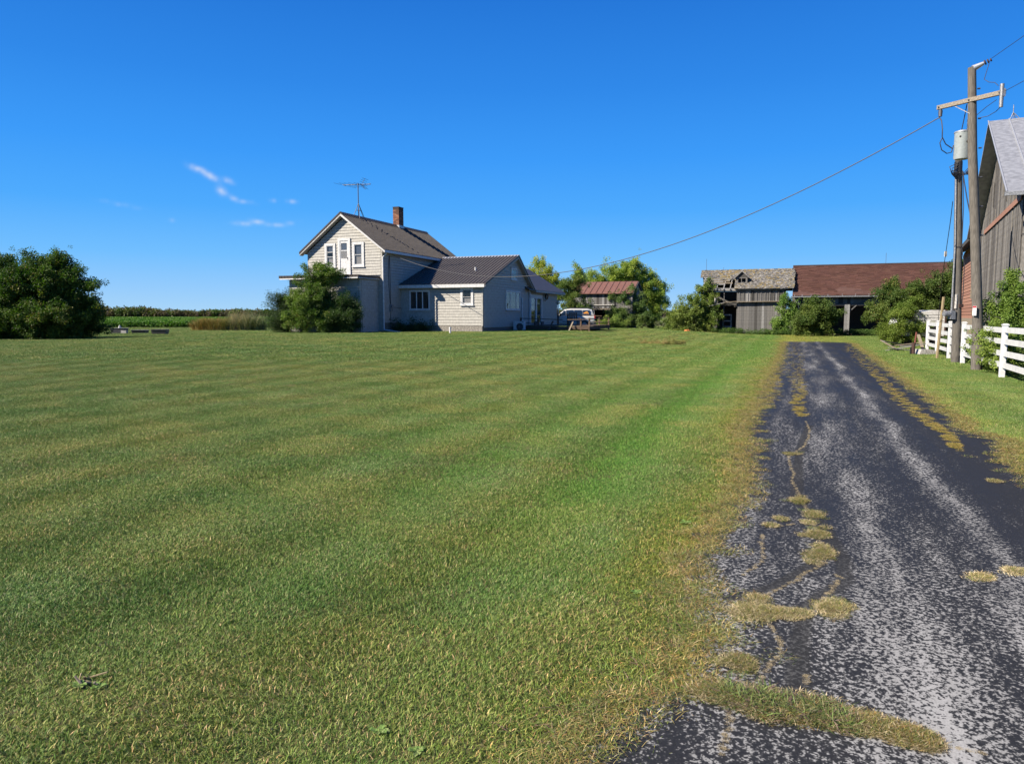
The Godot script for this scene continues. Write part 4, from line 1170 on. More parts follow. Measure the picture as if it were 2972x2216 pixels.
	var br := put("roof", prism([top2 + V(7.62, -0.05, 0), eave2 + V(7.62, -0.05, 0), eave2 + V(7.62, -0.12, 0), top2 + V(7.62, -0.12, 0)], V(13.4, 0, 0)), M.grey_wood[1], b)
	put("roof_slope", prism([top2 + V(7.62, 0, 0), V(7.62, 3.2, -7.45), V(7.62, 3.12, -7.45), top2 + V(7.62, -0.1, 0)], V(13.4, 0, 0)), M.shingle[0], br)
	var n := 30
	var nrm := V(0, 3.95, 2.77).normalized()
	for k in n:
		var p0: Vector3 = eave2.lerp(top2, float(k) / n)
		var p1: Vector3 = eave2.lerp(top2, float(k + 1) / n)
		s = st_new()
		var x := 7.55
		while x < 21.0:
			var w := minf(rr(0.25, 0.7), 21.02 - x)
			var l := 0.06 + rr(0, 0.015)
			var c := [0.128, 0.064, 0.05]
			var f := rr(0.82, 1.16)
			if NZ.get_noise_2d(x * 14.0 + k * 4.0, k * 3.0) > 0.28: c = [0.15, 0.085, 0.072]
			s.set_color(Color(c[0] * f, c[1] * f, c[2] * f))
			quad(s, p0 + V(x, 0, 0) + nrm * l, p1 + V(x, 0, 0) + nrm * 0.004, p1 + V(x + w, 0, 0) + nrm * 0.004, p0 + V(x + w, 0, 0) + nrm * l)
			quad(s, p0 + V(x, 0, 0), p0 + V(x, 0, 0) + nrm * l, p0 + V(x + w, 0, 0) + nrm * l, p0 + V(x + w, 0, 0))
			x += w
		put("shingle_course", s.commit(), vm, br)
	put("end_board", prism([top2 + V(7.55, 0.02, 0), eave2 + V(7.55, 0.02, 0), eave2 + V(7.55, -0.2, 0), top2 + V(7.55, -0.2, 0)], V(0.06, 0, 0)), M.shingle[1], br)
	piece("ridge_cap", br, M.steel, V(14.3, 6.0, -3.5), V(13.5, 0.06, 0.22))
	put("lightning_rod", cyl(V(14.99, 5.95, -3.5), V(14.99, 6.9, -3.5), 0.013, 5), M.steel, br)
	piece("gutter", br, M.galv, V(10.9, 3.12, 0.52), V(6.9, 0.09, 0.1))
	piece("gutter", br, M.galv, V(17.9, 3.05, 0.52), V(5.0, 0.09, 0.1))
	for x in [7.7, 8.3, 9.0, 10.3, 11.4, 12.4, 13.4]: piece("gutter_strap", br, M.flash, V(x, 3.23, 0.42), V(0.04, 0.16, 0.04), V(-0.5, 0, 0))
	put("downspout", tube_mesh([V(8.05, 3.1, 0.5), V(8.05, 2.7, 0.2), V(8.0, 0.2, 0.15)], [0.045, 0.045, 0.045], 7), M.galv, b)
	planks(b, M.grey_wood, V(7.6, 0, 0), X, Z, 13.0, 2.5, func(_x): return 3.2, 0.3)
	piece("header_beam", b, M.grey_wood[1], V(14.1, 2.48, -0.1), V(13.0, 0.22, 0.16))
	for x in [7.75, 11.85, 16.1, 20.3]:
		var w := 0.40 if x == 11.85 else 0.2
		piece("post", b, M.grey_wood[0], V(x - w * 0.25, 1.2, 0.0), V(w * 0.48, 2.5, 0.16))
		piece("post", b, M.grey_wood[2], V(x + w * 0.25, 1.2, 0.03), V(w * 0.46, 2.5, 0.16))
		bar("brace", b, M.grey_wood[1], V(x + w * 0.5, 1.9, -0.05), V(x + w * 0.5 + 0.5, 2.4, -0.05), 0.08, 0.08)
	piece("back_wall", b, M.grey_wood[1], V(14.1, 1.6, -7.0), V(13.0, 3.3, 0.08))
	piece("end_wall", b, M.grey_wood[1], V(7.72, 1.6, -3.5), V(0.08, 3.3, 7.0))
	piece("end_wall", b, M.grey_wood[1], V(20.6, 1.6, -3.5), V(0.08, 3.3, 7.0))
	put("gable", prism([V(7.68, 3.1, -7.2), V(7.68, 3.1, 0.2), V(7.68, 5.85, -3.5)], V(0.06, 0, 0)), M.grey_wood[3], b)
	piece("earth_floor", b, M.soil, V(14.1, -0.12, -3.5), V(13.0, 0.1, 7.0))
	# red-roofed shed
	var so := V(6.04, 0.31, -70.0)
	var h := thing("tin_roofed_shed", "small weathered shed under a rusty red standing seam roof", "shed", so, YAW)
	planks(h, M.grey_wood, V(0, 0, 0), X, Z, 5.8, 1.98, func(_x): return 3.42, 0.24)
	planks(h, M.grey_wood, V(0, 0, 0), X, Z, 2.1, -0.1, func(_x): return 1.98, 0.24)
	planks(h, M.grey_wood, V(3.88, 0, 0), X, Z, 1.92, -0.1, func(_x): return 1.98, 0.24)
	planks(h, M.grey_wood, V(5.8, 0, 0), Vector3.FORWARD, X, 5.0, -0.1, func(x): return 3.4 + minf(x, 5.0 - x) * 0.42, 0.26)
	planks(h, M.grey_wood, V(0, 0, 0), Vector3.FORWARD, Vector3.LEFT, 5.0, -0.1, func(x): return 3.4 + minf(x, 5.0 - x) * 0.42, 0.26)
	piece("back_wall", h, M.grey_wood[1], V(2.9, 1.65, -4.95), V(5.8, 3.5, 0.06))
	piece("earth_floor", h, M.soil, V(2.9, -0.08, -2.5), V(5.7, 0.1, 4.9))
	piece("track_board", h, M.white_old, V(2.6, 2.36, 0.08), V(3.0, 0.09, 0.07))
	piece("lintel", h, M.pale_wood, V(2.98, 1.95, 0.06), V(2.0, 0.12, 0.08))
	piece("door_post", h, M.grey_wood[2], V(2.08, 1.0, 0.05), V(0.12, 2.1, 0.08))
	var hr := put("roof", roof_slab(V(-0.2, 3.38, -5.3), V(-0.2, 4.68, -2.5), V(6.1, 0, 0), 0.05), M.rust[0], h)
	for k in 10:
		var x0 := -0.1 + k * 0.595
		var pn := put("roof_panel", prism([V(x0, 3.46, 0.32), V(x0, 4.70, -2.5), V(x0, 4.66, -2.5), V(x0, 3.42, 0.32)], V(0.585, 0, 0)), M.rust[k % 3], hr)
		bar("seam", pn, M.rust[(k + 1) % 3], V(x0, 3.485, 0.32), V(x0, 4.72, -2.5), 0.035, 0.05)
	bar("rake_board", hr, M.grey_wood[3], V(5.9, 4.58, -2.5), V(5.9, 3.3, -5.3), 0.06, 0.2)
	bar("rake_board", hr, M.grey_wood[3], V(5.9, 4.58, -2.5), V(5.9, 3.34, 0.3), 0.06, 0.16)
func build_right_barn():
	var A := V(17.0, 0, -24.0)
	var t := thing("timber_barn", "tall weathered vertical plank barn with grey metal roof beyond the white fence", "barn", A, 1.074)
	var L := 14.4
	var top := func(x: float) -> float: return 5.85 + minf(x, L - x) * 0.52
	planks(t, M.brown_wood, V(0, 0, 0), Vector3.RIGHT, Vector3.FORWARD, L, -0.2, top, 0.19, func(x): return absf(x - 2.35) < 0.09 or absf(x - 6.9) < 0.07)
	planks(t, M.brown_wood, V(-0.01, 0, 0), Vector3.BACK, Vector3.LEFT, 15.0, -0.2, func(_x): return 5.85, 0.24)
	put("back_wall", prism([V(0, -0.3, 15.0), V(L, -0.3, 15.0), V(L, 5.8, 15.0), V(L * 0.5, 9.5, 15.0), V(0, 5.8, 15.0)], V(0, 0, 0.06)), M.brown_wood[1], t)
	piece("side_wall", t, M.brown_wood[1], V(L - 0.03, 2.8, 7.5), V(0.06, 6.0, 15.0))
	piece("earth_floor", t, M.soil, V(L * 0.5, -0.02, 7.5), V(L, 0.08, 15.0))
	for q in [[0.15, 3.8], [3.8, 7.6], [7.6, 12.0]]: piece("painted_board", t, M.barn_red[rng.randi() % 3], V((q[0] + q[1]) * 0.5, 5.62, -0.055), V(q[1] - q[0] - 0.03, 0.2, 0.03))
	for k in 9: piece("hanging_strip", t, M.brown_wood[k % 4], V(0.9 + k * 1.15, rr(5.9, 7.5), -0.045), V(0.05, rr(0.4, 1.2), 0.02), V(0, 0, rr(-0.04, 0.04)))
	var r := put("roof", roof_slab(V(L + 0.45, 5.72, -0.55), V(L * 0.5, 9.72, -0.55), V(0, 0, 16.5), 0.12), M.tin, t)
	put("roof_slope", roof_slab(V(-0.5, 5.68, -0.5), V(L * 0.5, 9.68, -0.5), V(0, 0, 16.4), 0.10), M.grey_wood[3], r)
	for k in 23:
		var z0 := -0.55 + k * 0.72
		var p := put("roof_panel", prism([V(-0.52, 5.71, z0), V(L * 0.5, 9.75, z0), V(L * 0.5, 9.72, z0), V(-0.52, 5.68, z0)], V(0, 0, 0.712)), M.tin, r)
		bar("seam", p, M.tin_seam, V(-0.52, 5.725, z0), V(L * 0.5, 9.765, z0), 0.04, 0.035)
	piece("gutter", r, M.galv, V(-0.56, 5.63, 7.6), V(0.1, 0.12, 16.4))
	for q in [[V(7.2, 9.7, 0.3), V(7.2, 10.3, 0.3)], [V(7.1, 9.6, 0.15), V(7.2, 10.0, 0.3)], [V(7.3, 9.6, 0.45), V(7.2, 10.0, 0.3)], [V(7.2, 9.65, 0.6), V(7.2, 10.0, 0.3)]]: put("lightning_rod", cyl(q[0], q[1], 0.016, 5), M.galv, r)
	var a := thing("red_annex", "red clapboard annex on a pale stone base joined to the timber barn", "barn", A + Basis(Vector3.UP, 1.074) * V(L + 0.12, 0, 0), 1.074)
	var y := 1.5
	while y < 5.6:
		var hh := 0.2
		var f := [V(0, 0, 0.12), Vector3.RIGHT, Vector3.FORWARD]
		var s := st_new()
		quad(s, V(0, y, 0.095), V(0, y + hh, 0.118), V(12.0, y + hh, 0.118), V(12.0, y, 0.095))
		quad(s, V(0, y, 0.12), V(0, y, 0.095), V(12.0, y, 0.095), V(12.0, y, 0.12))
		put("clapboard", s.commit(), M.barn_red[rng.randi() % 3], a)
		y += hh
	piece("wall", a, M.barn_red[1], V(6.0, 3.6, 4.12), V(11.98, 4.3, 7.98))
	piece("stone_base", a, M.stone, V(6.0, 0.6, 4.1), V(12.06, 1.8, 8.1))
	var ar := put("roof", prism([V(0.3, 5.6, -0.45), V(0.3, 5.75, -0.45), V(0.3, 7.5, 4.0), V(0.3, 7.35, 4.0)], V(12.1, 0, 0)), M.trim_dark, a)
	piece("fascia", ar, M.grey_wood[3], V(6.3, 5.62, -0.44), V(12.0, 0.2, 0.04))
	var w := put("window", wmesh([V(0, 0, 0.08), Vector3.RIGHT, Vector3.FORWARD], [[2.1, 2.25, 2.6, 3.9, 0, 0.06], [3.95, 4.1, 2.6, 3.9, 0, 0.06], [2.25, 3.95, 3.78, 3.9, 0, 0.06], [2.25, 3.95, 2.6, 2.72, 0, 0.06]]), M.pale_wood, a)
	put("pane", wmesh([V(0, 0, 0.08), Vector3.RIGHT, Vector3.FORWARD], [[2.25, 3.95, 2.72, 3.78, 0.01, 0.02]]), M.glass, w)

# ---------- fence, poles and wires ----------
func pz(x: float, y: float, depth: float) -> Vector3:     # pole close-up: pixel and known distance
	var p := atan(193.0 / 2060.0)
	var u := (2600.0 + x / 2.95 - 1486.0) / 2060.0
	var w := -(140.0 + y / 2.95 - 1108.0) / 2060.0
	var d := V(u, w * cos(p) - sin(p), -(cos(p) + w * sin(p)))
	return V(0, 1.66, 0) + d * (depth / -d.z)
func build_fence():
	var ds := [13.3, 16.2, 19.04, 21.8, 24.6, 27.45, 30.4, 33.4]
	var pos := []
	for d in ds: pos.append(V(13.14 + 0.4417 * (d - 18.92), 0, -d))
	var f := thing("rail_fence", "white vinyl four-rail fence along the driveway verge", "fence", pos[7])
	var dir: Vector3 = (pos[7] - pos[0]).normalized()
	var yaw := atan2(-dir.z, dir.x)
	var s := st_new()
	var c := 0.012
	var h := 0.068
	var oct := []
	for q in [[-h + c, -h], [h - c, -h], [h, -h + c], [h, h - c], [h - c, h], [-h + c, h], [-h, h - c], [-h, -h + c]]: oct.append(V(q[0], -0.3, q[1]))
	prism_st(s, oct, V(0, 1.70, 0))
	bx(s, V(0, 1.41, 0), V(0.16, 0.03, 0.16))
	bx(s, V(0, 1.433, 0), V(0.11, 0.02, 0.11))
	var pm := s.commit()
	for p in pos:
		var o := put("post", pm, M.vinyl, f)
		o.transform = Transform3D(Basis(Vector3.UP, yaw) * Basis.from_euler(V(rr(-0.012, 0.012), 0, rr(-0.012, 0.012))), p - pos[7])
	for k in pos.size() - 1:
		for y in [1.27, 0.96, 0.64, 0.33]:
			var b := bar("rail", f, M.vinyl, pos[k] - pos[7] + V(0, y + rr(-0.008, 0.008), 0), pos[k + 1] - pos[7] + V(0, y + rr(-0.008, 0.008), 0), 0.038, 0.145)
func build_poles():
	var t := thing("utility_pole", "tall weathered utility pole with wooden crossarm", "pole", V(14.22, 0, -21.65))
	put("pole", tube_mesh([V(0, -0.5, 0), V(-0.06, 1.5, 0), V(-0.3, 4.2, 0), V(-0.52, 6.5, 0), V(-0.68, 8.92, 0)], [0.15, 0.142, 0.135, 0.125, 0.108], 16), M.pole[0], t)
	var b := V(14.22, 0, -21.65)
	var L := pz(360, 510, 22.45) - b
	var R := pz(940, 370, 20.8) - b
	bar("crossarm", t, M.arm, L, R, 0.10, 0.12)
	bar("brace", t, M.galv, L.lerp(R, 0.26) - V(0, 0.05, 0), pz(640, 560, 21.6) - b, 0.04, 0.02)
	for q in [[0.04, 0], [0.5, 0], [0.94, 0]]: put("bolt", cyl(L.lerp(R, q[0]) + V(-0.08, 0, 0.03), L.lerp(R, q[0]) + V(0.08, 0, -0.03), 0.02, 6), M.steel, t)
	put("strain_insulator", tube_mesh([L.lerp(R, 0.05) - V(0, 0.05, 0), L.lerp(R, 0.05) - V(0, 0.12, 0), L.lerp(R, 0.05) - V(0, 0.28, 0)], [0.03, 0.06, 0.05], 10), M.steel, t)
	put("fuse_cutout", tube_mesh([L.lerp(R, 0.92) + V(0, 0.22, 0.1), L.lerp(R, 0.92) + V(0, -0.42, 0.1)], [0.055, 0.05], 10), M.galv, t)
	piece("cutout_bracket", t, M.flash, L.lerp(R, 0.95) + V(0, -0.02, 0.06), V(0.1, 0.22, 0.08))
	put("pole_cap", tube_mesh([V(-0.66, 8.88, 0.02), V(-0.42, 9.0, 0.12)], [0.1, 0.05], 10), M.flash, t)
	for k in 3: put("insulator_disc", cyl(V(-0.40 + k * 0.05, 9.01 + 0.02 * k, 0.13 + 0.05 * k), V(-0.38 + k * 0.05, 9.02 + 0.02 * k, 0.15 + 0.05 * k), 0.075 - 0.012 * k, 10), M.rust_pipe, t)
	for k in 6: put("bolt", cyl(V(-0.62 + 0.07 * k + 0.10, 8.3 - k * 0.85, 0.06), V(-0.62 + 0.07 * k + 0.17, 8.3 - k * 0.85, 0.08), 0.025, 6), M.steel, t)
	var tr := thing("pole_transformer", "light grey cylindrical transformer hung on the tall utility pole", "transformer", pz(565, 955, 22.15))
	put("tank", tube_mesh([V(0, 0.02, 0), V(0, 0.06, 0), V(0, 0.78, 0), V(0, 0.80, 0)], [0.19, 0.222, 0.222, 0.235], 24), mat(0.27, 0.305, 0.315, 0.45, noise_tex(0.02, 91, 0.85, 1.0)), tr)
	put("lid", tube_mesh([V(0, 0.80, 0), V(0, 0.84, 0), V(0, 0.87, 0)], [0.24, 0.235, 0.12], 24), M.flash, tr)
	for k in 6: put("bushing_disc", cyl(V(0.12, 0.90 + k * 0.05, 0.06), V(0.12, 0.925 + k * 0.05, 0.06), 0.05, 10), M.galv, tr)
	piece("hanger_bracket", tr, M.flash, V(0.2, 0.62, 0.14), V(0.16, 0.12, 0.14))
	piece("hanger_bracket", tr, M.flash, V(0.2, 0.28, 0.14), V(0.16, 0.12, 0.14))
	put("terminal", cyl(V(0.02, 0.5, 0.21), V(0.03, 0.5, 0.27), 0.045, 10), M.black, tr)
	put("lead", wire([V(0.03, 0.5, 0.26), V(0.1, 0.52, 0.27), V(0.16, 0.42, 0.2), V(0.1, 0.25, 0.24), V(0.0, 0.3, 0.26)], 0.012), M.wire, tr)
	put("number_plate", cyl(V(-0.16, 0.66, 0.14), V(-0.17, 0.66, 0.155), 0.03, 6), M.black, tr)
	# the shorter pole behind it
	var p2 := V(15.75, 0, -25.14)
	var s := thing("service_pole", "shorter grey utility pole carrying conduit and meter boxes", "pole", p2)
	put("pole", tube_mesh([V(0, -0.5, 0), V(-0.04, 1.5, 0), V(-0.16, 4.2, 0), V(-0.3, 7.0, 0)], [0.145, 0.138, 0.13, 0.112], 16), M.pole[1], s)
	put("conduit", tube_mesh([V(-0.30, 1.82, 0.08), V(-0.30, 4.2, 0.08), V(-0.42, 6.7, 0.08)], [0.03, 0.03, 0.03], 8), M.galv, s)
	put("conduit", tube_mesh([V(-0.17, 1.9, 0.1), V(-0.17, 2.4, 0.1)], [0.045, 0.045], 8), M.white_old, s)
	piece("switch_box", s, M.galv, V(-0.27, 1.68, 0.06), V(0.16, 0.30, 0.18))
	put("meter", cyl(V(-0.35, 1.72, 0.06), V(-0.55, 1.72, 0.06), 0.10, 14), M.galv, s)
	piece("rusty_bracket", s, M.rust_pipe, V(-0.02, 2.0, 0.15), V(0.14, 0.12, 0.06))
	put("cable", wire([V(-0.2, 6.6, 0.12), V(-0.13, 5.4, 0.15), V(-0.12, 4.0, 0.16), V(0.02, 3.4, 0.15), V(0.03, 2.4, 0.15), V(0.0, 2.06, 0.16)], 0.014), M.wire, s)
	put("junction_bracket", cyl(V(-0.3, 6.6, 0.0), V(-0.3, 6.95, 0.0), 0.125, 12), M.black, s)
	for k in 7:
		var a := rr(-0.5, 0.1)
		put("cable_loop", wire([V(-0.35, 6.9 - k * 0.08, 0.1), V(-0.55 + a * 0.3, 6.75 - k * 0.05, 0.15), V(-0.58, 6.5, 0.12), V(-0.38, 6.3 + k * 0.05, 0.14), V(-0.12 + a * 0.2, 6.5, 0.12), V(0.1, 6.85 - k * 0.06, 0.1)], 0.013), M.wire, s)
	var sg := thing("warning_sign", "small white metal warning plate with dark red heading on the tall pole", "sign", V(13.97, 1.8, -21.53), -1.25)
	piece("plate", sg, M.white, V(0, 0, 0), V(0.13, 0.29, 0.006))
	piece("heading", sg, M.sign_red, V(0, 0.115, 0.006), V(0.115, 0.05, 0.006))
	# wires
	var a0 := L.lerp(R, 0.04) + b - V(0, 0.3, 0)
	var e0 := hx(0.06, 4.82, -1.18)
	tag(put("service_wire", wire(sag_pts(a0, e0, 2.85, 48), 0.016), M.wire_alu), "twisted overhead service wire from the crossarm to the farmhouse eave", "wire")
	tag(put("power_line", wire(sag_pts(V(13.95, 9.1, -21.4), V(8.3, 9.5, 8.0), 0.3), 0.008), M.wire), "thin power line running off from the tall pole's top", "wire")
	tag(put("power_line", wire(sag_pts(R + b + V(0, 0.02, 0), V(9.6, 8.4, 8.0), 0.3), 0.008), M.wire), "thin power line running off from the crossarm end", "wire")
	tag(put("jumper_wire", wire([V(13.9, 9.05, -21.4), pz(760, 265, 21.2), pz(800, 290, 21.1), pz(850, 292, 21.0), pz(880, 320, 20.9)], 0.009), M.wire), "short jumper wire from pole top to the fuse cutout", "wire")
	tag(put("jumper_wire", wire([pz(905, 465, 20.9), pz(900, 500, 21.0), pz(860, 540, 21.2), pz(790, 580, 21.4), pz(710, 597, 21.55)], 0.010), M.wire), "short jumper wire from the fuse cutout back to the pole", "wire")
	tag(put("jumper_wire", wire([pz(865, 440, 20.95), pz(780, 500, 21.2), pz(690, 575, 21.5)], 0.009), M.wire), "straight thin jumper wire below the crossarm", "wire")
	tag(put("transformer_lead", wire([a0, pz(395, 620, 22.3), pz(402, 690, 22.2), pz(400, 760, 22.2), pz(430, 820, 22.2), pz(490, 860, 22.2)], 0.016), M.wire), "black cable drooping from crossarm insulator to the transformer side", "cable")
	tag(put("transformer_lead", wire([pz(398, 770, 22.2), pz(380, 810, 22.2), pz(395, 870, 22.2), pz(440, 900, 22.2), pz(478, 890, 22.2), pz(496, 830, 22.2)], 0.015), M.wire), "black cable looping low under the transformer leads", "cable")
	tag(put("transformer_lead", wire([pz(612, 480, 21.8), pz(590, 590, 22.0), pz(560, 728, 22.1)], 0.014), M.wire), "straight black cable from the brace down to the transformer lid", "cable")
	tag(put("hanging_cable", wire([pz(575, 1050, 24.9), pz(595, 1180, 24.2), pz(615, 1300, 23.2), pz(640, 1420, 22.0)], 0.018), M.wire), "black cable hanging between the two utility poles", "cable")
	tag(put("guy_wire", wire([pz(490, 1310, 25.3), pz(470, 1480, 26.0), pz(400, 1960, 29.5), pz(350, 2500, 33.0)], 0.012), M.wire), "slanting guy wire with white insulator beside the service pole", "wire")
	var gw = get_node("guy_wire")
	piece("strain_insulator", gw, M.white_old, pz(428, 1760, 28.1), V(0.07, 0.2, 0.07))

# ---------- small things on the verge ----------
func build_verge():
	var st := thing("wooden_stake", "pale new wooden stake leaning against the fence", "stake", V(16.39, 0, -27.34))
	bar("stake", st, M.fresh_wood, V(0, -0.1, 0), V(0.17, 2.37, -0.06), 0.10, 0.05)
	var p := thing("pipe_stub", "rusty brown pipe stub with a thinner pipe standing in it", "pipe", V(17.2, 0, -30.4))
	put("sleeve", cyl(V(0, -0.1, 0), V(0, 0.50, 0), 0.075, 12), M.rust_pipe, p)
	put("inner_pipe", cyl(V(0.05, 0.4, 0), V(0.1, 0.95, 0), 0.035, 8), mat(0.13, 0.04, 0.03, 0.7), p)
	put("side_plate", cyl(V(-0.12, -0.1, 0), V(-0.12, 0.3, 0), 0.03, 8), M.black, p)
	put("concrete_block", prism([V(17.35, -0.05, -30.2), V(18.2, -0.05, -30.2), V(18.12, 0.12, -30.2), V(17.95, 0.2, -30.2), V(17.45, 0.22, -30.2)], V(0, 0, -0.6)), M.white_old)
	tag(get_node("concrete_block"), "pale grey concrete wedge lying by the fence end", "block")
	var tr := thing("white_trailer", "old white trailer body half hidden behind bushes by the fence end", "trailer", V(22.4, 0, -39.5), -0.12)
	var s := st_new()
	prism_st(s, [V(-1.1, 0.55, 1.0), V(1.05, 0.55, 1.0), V(1.05, 1.95, 1.0), V(0.5, 1.95, 1.0), V(-0.4, 1.80, 1.0), V(-0.9, 1.5, 1.0), V(-1.1, 1.1, 1.0)], V(0, 0, -2.0))
	put("body", s.commit(), M.white, tr)
	put("side_window", wmesh([V(0, 0, 1.0), Vector3.RIGHT, Vector3.BACK], [[0.1, 0.9, 0.92, 1.22, 0.0, 0.012]]), M.glass, tr)
	piece("edge_trim", tr, M.rust_pipe, V(1.09, 1.28, 1.0), V(0.08, 1.4, 0.06))
	for y in [1.38, 1.55, 1.7]: piece("seam", tr, M.white_old, V(0.3, y, 1.006), V(1.4, 0.015, 0.01))
	for x in [-0.6, 0.6]: put("wheel", cyl(V(x, 0.35, 0.7), V(x, 0.35, 0.95), 0.35, 16), M.tyre, tr)
	piece("chassis", tr, M.black, V(0, 0.5, 0), V(2.1, 0.12, 1.6))
	for k in 7:
		var q := V(18.6 + rr(-0.6, 0.7), 0.08 + k * 0.05, -33.6 + rr(-0.5, 0.5))
		var d := V(rr(-1, 1), rr(-0.05, 0.15), rr(-0.4, 0.4)).normalized() * rr(0.5, 0.9)
		var e := thing("scrap_board", "grey scrap board dumped under the bush by the fence end", "board", q, 0, "scrap boards by the fence")
		bar("board", e, M.pale_wood if k % 2 else M.grey_wood[0], -d, d, 0.14, 0.03)
	var lean := thing("leaning_plank", "long weathered plank propped at a slant beside the shed vines", "plank", gp(15.4, -66.0))
	bar("plank", lean, M.pale_wood, V(-1.4, 0.03, 0.2), V(1.0, 0.62, -0.2), 0.3, 0.05)
	var tarp := thing("orange_tarp", "crumpled orange tarpaulin on the grass before the old barn", "tarp", gp(15.1, -61.5))
	s = st_new()
	var ring := []
	for i in 12:
		var a := TAU * i / 12.0
		ring.append(V(cos(a) * rr(0.25, 0.4), 0.0, sin(a) * rr(0.2, 0.3)))
	var mid := []
	for i in 12: mid.append(ring[i] * V(0.6, 0, 0.6) + V(0, rr(0.1, 0.18), 0))
	for i in 12:
		quad(s, ring[i], ring[(i + 1) % 12], mid[(i + 1) % 12], mid[i])
		tri(s, mid[i], mid[(i + 1) % 12], V(0, 0.17, 0))
	put("tarp", s.commit(), M.orange, tarp)
	# raised beds at the left
	var k := 0
	for q in [[-33.3, -60.3, 1.15, 0.42, "dark planter trough with flared rim at the tree's shadow"], [-31.7, -60.6, 1.15, 0.26, "low dark planter trough half sunk in the lawn"], [-28.5, -57.6, 1.15, 0.36, "dark planter trough standing apart on bare earth"]]:
		var b := thing("planter_trough", q[4], "planter", gp(q[0], q[1]), 0.05 * k)
		var w: float = q[2] * 0.5
		var h: float = q[3]
		put("front_panel", prism([V(-w * 0.9, 0, 0.34), V(w * 0.9, 0, 0.34), V(w, h, 0.40), V(-w, h, 0.40)], V(0, 0, -0.03)), M.steel, b)
		put("back_panel", prism([V(-w * 0.9, 0, -0.34), V(w * 0.9, 0, -0.34), V(w, h, -0.40), V(-w, h, -0.40)], V(0, 0, 0.03)), M.steel, b)
		put("end_panel", prism([V(-w * 0.9, 0, 0.31), V(-w * 0.9, 0, -0.31), V(-w, h, -0.37), V(-w, h, 0.37)], V(0.03, 0, 0)), M.steel, b)
		put("end_panel", prism([V(w * 0.9, 0, 0.31), V(w * 0.9, 0, -0.31), V(w, h, -0.37), V(w, h, 0.37)], V(-0.03, 0, 0)), M.steel, b)
		put("soil", prism([V(-w * 0.95, h - 0.06, 0.36), V(w * 0.95, h - 0.06, 0.36), V(w * 0.95, h - 0.06, -0.36), V(-w * 0.95, h - 0.06, -0.36)], V(0, -0.05, 0)), M.block, b)
		piece("rim", b, M.galv, V(0, h + 0.012, 0.40), V(w * 2.06, 0.025, 0.07))
		piece("rim", b, M.galv, V(0, h + 0.012, -0.40), V(w * 2.06, 0.025, 0.07))
		k += 1
	var j := thing("white_jug", "white plastic jug standing in the planter trough", "jug", gp(-33.25, -60.3) + V(0, 0.36, 0))
	put("jug", tube_mesh([V(0, 0, 0), V(0, 0.2, 0), V(0, 0.28, 0), V(0, 0.34, 0)], [0.11, 0.11, 0.05, 0.035], 12), M.white, j)
	var wb := thing("white_crate", "small white crate on the grass against the planter trough", "crate", gp(-32.55, -59.7))
	put("crate", wmesh([Vector3.ZERO, Vector3.RIGHT, Vector3.BACK], [[-0.22, 0.22, 0, 0.03, -0.15, 0.15], [-0.22, 0.22, 0.03, 0.24, 0.13, 0.15], [-0.22, 0.22, 0.03, 0.24, -0.15, -0.13], [-0.22, -0.2, 0.03, 0.24, -0.13, 0.13], [0.2, 0.22, 0.03, 0.24, -0.13, 0.13]]), M.white_old, wb)

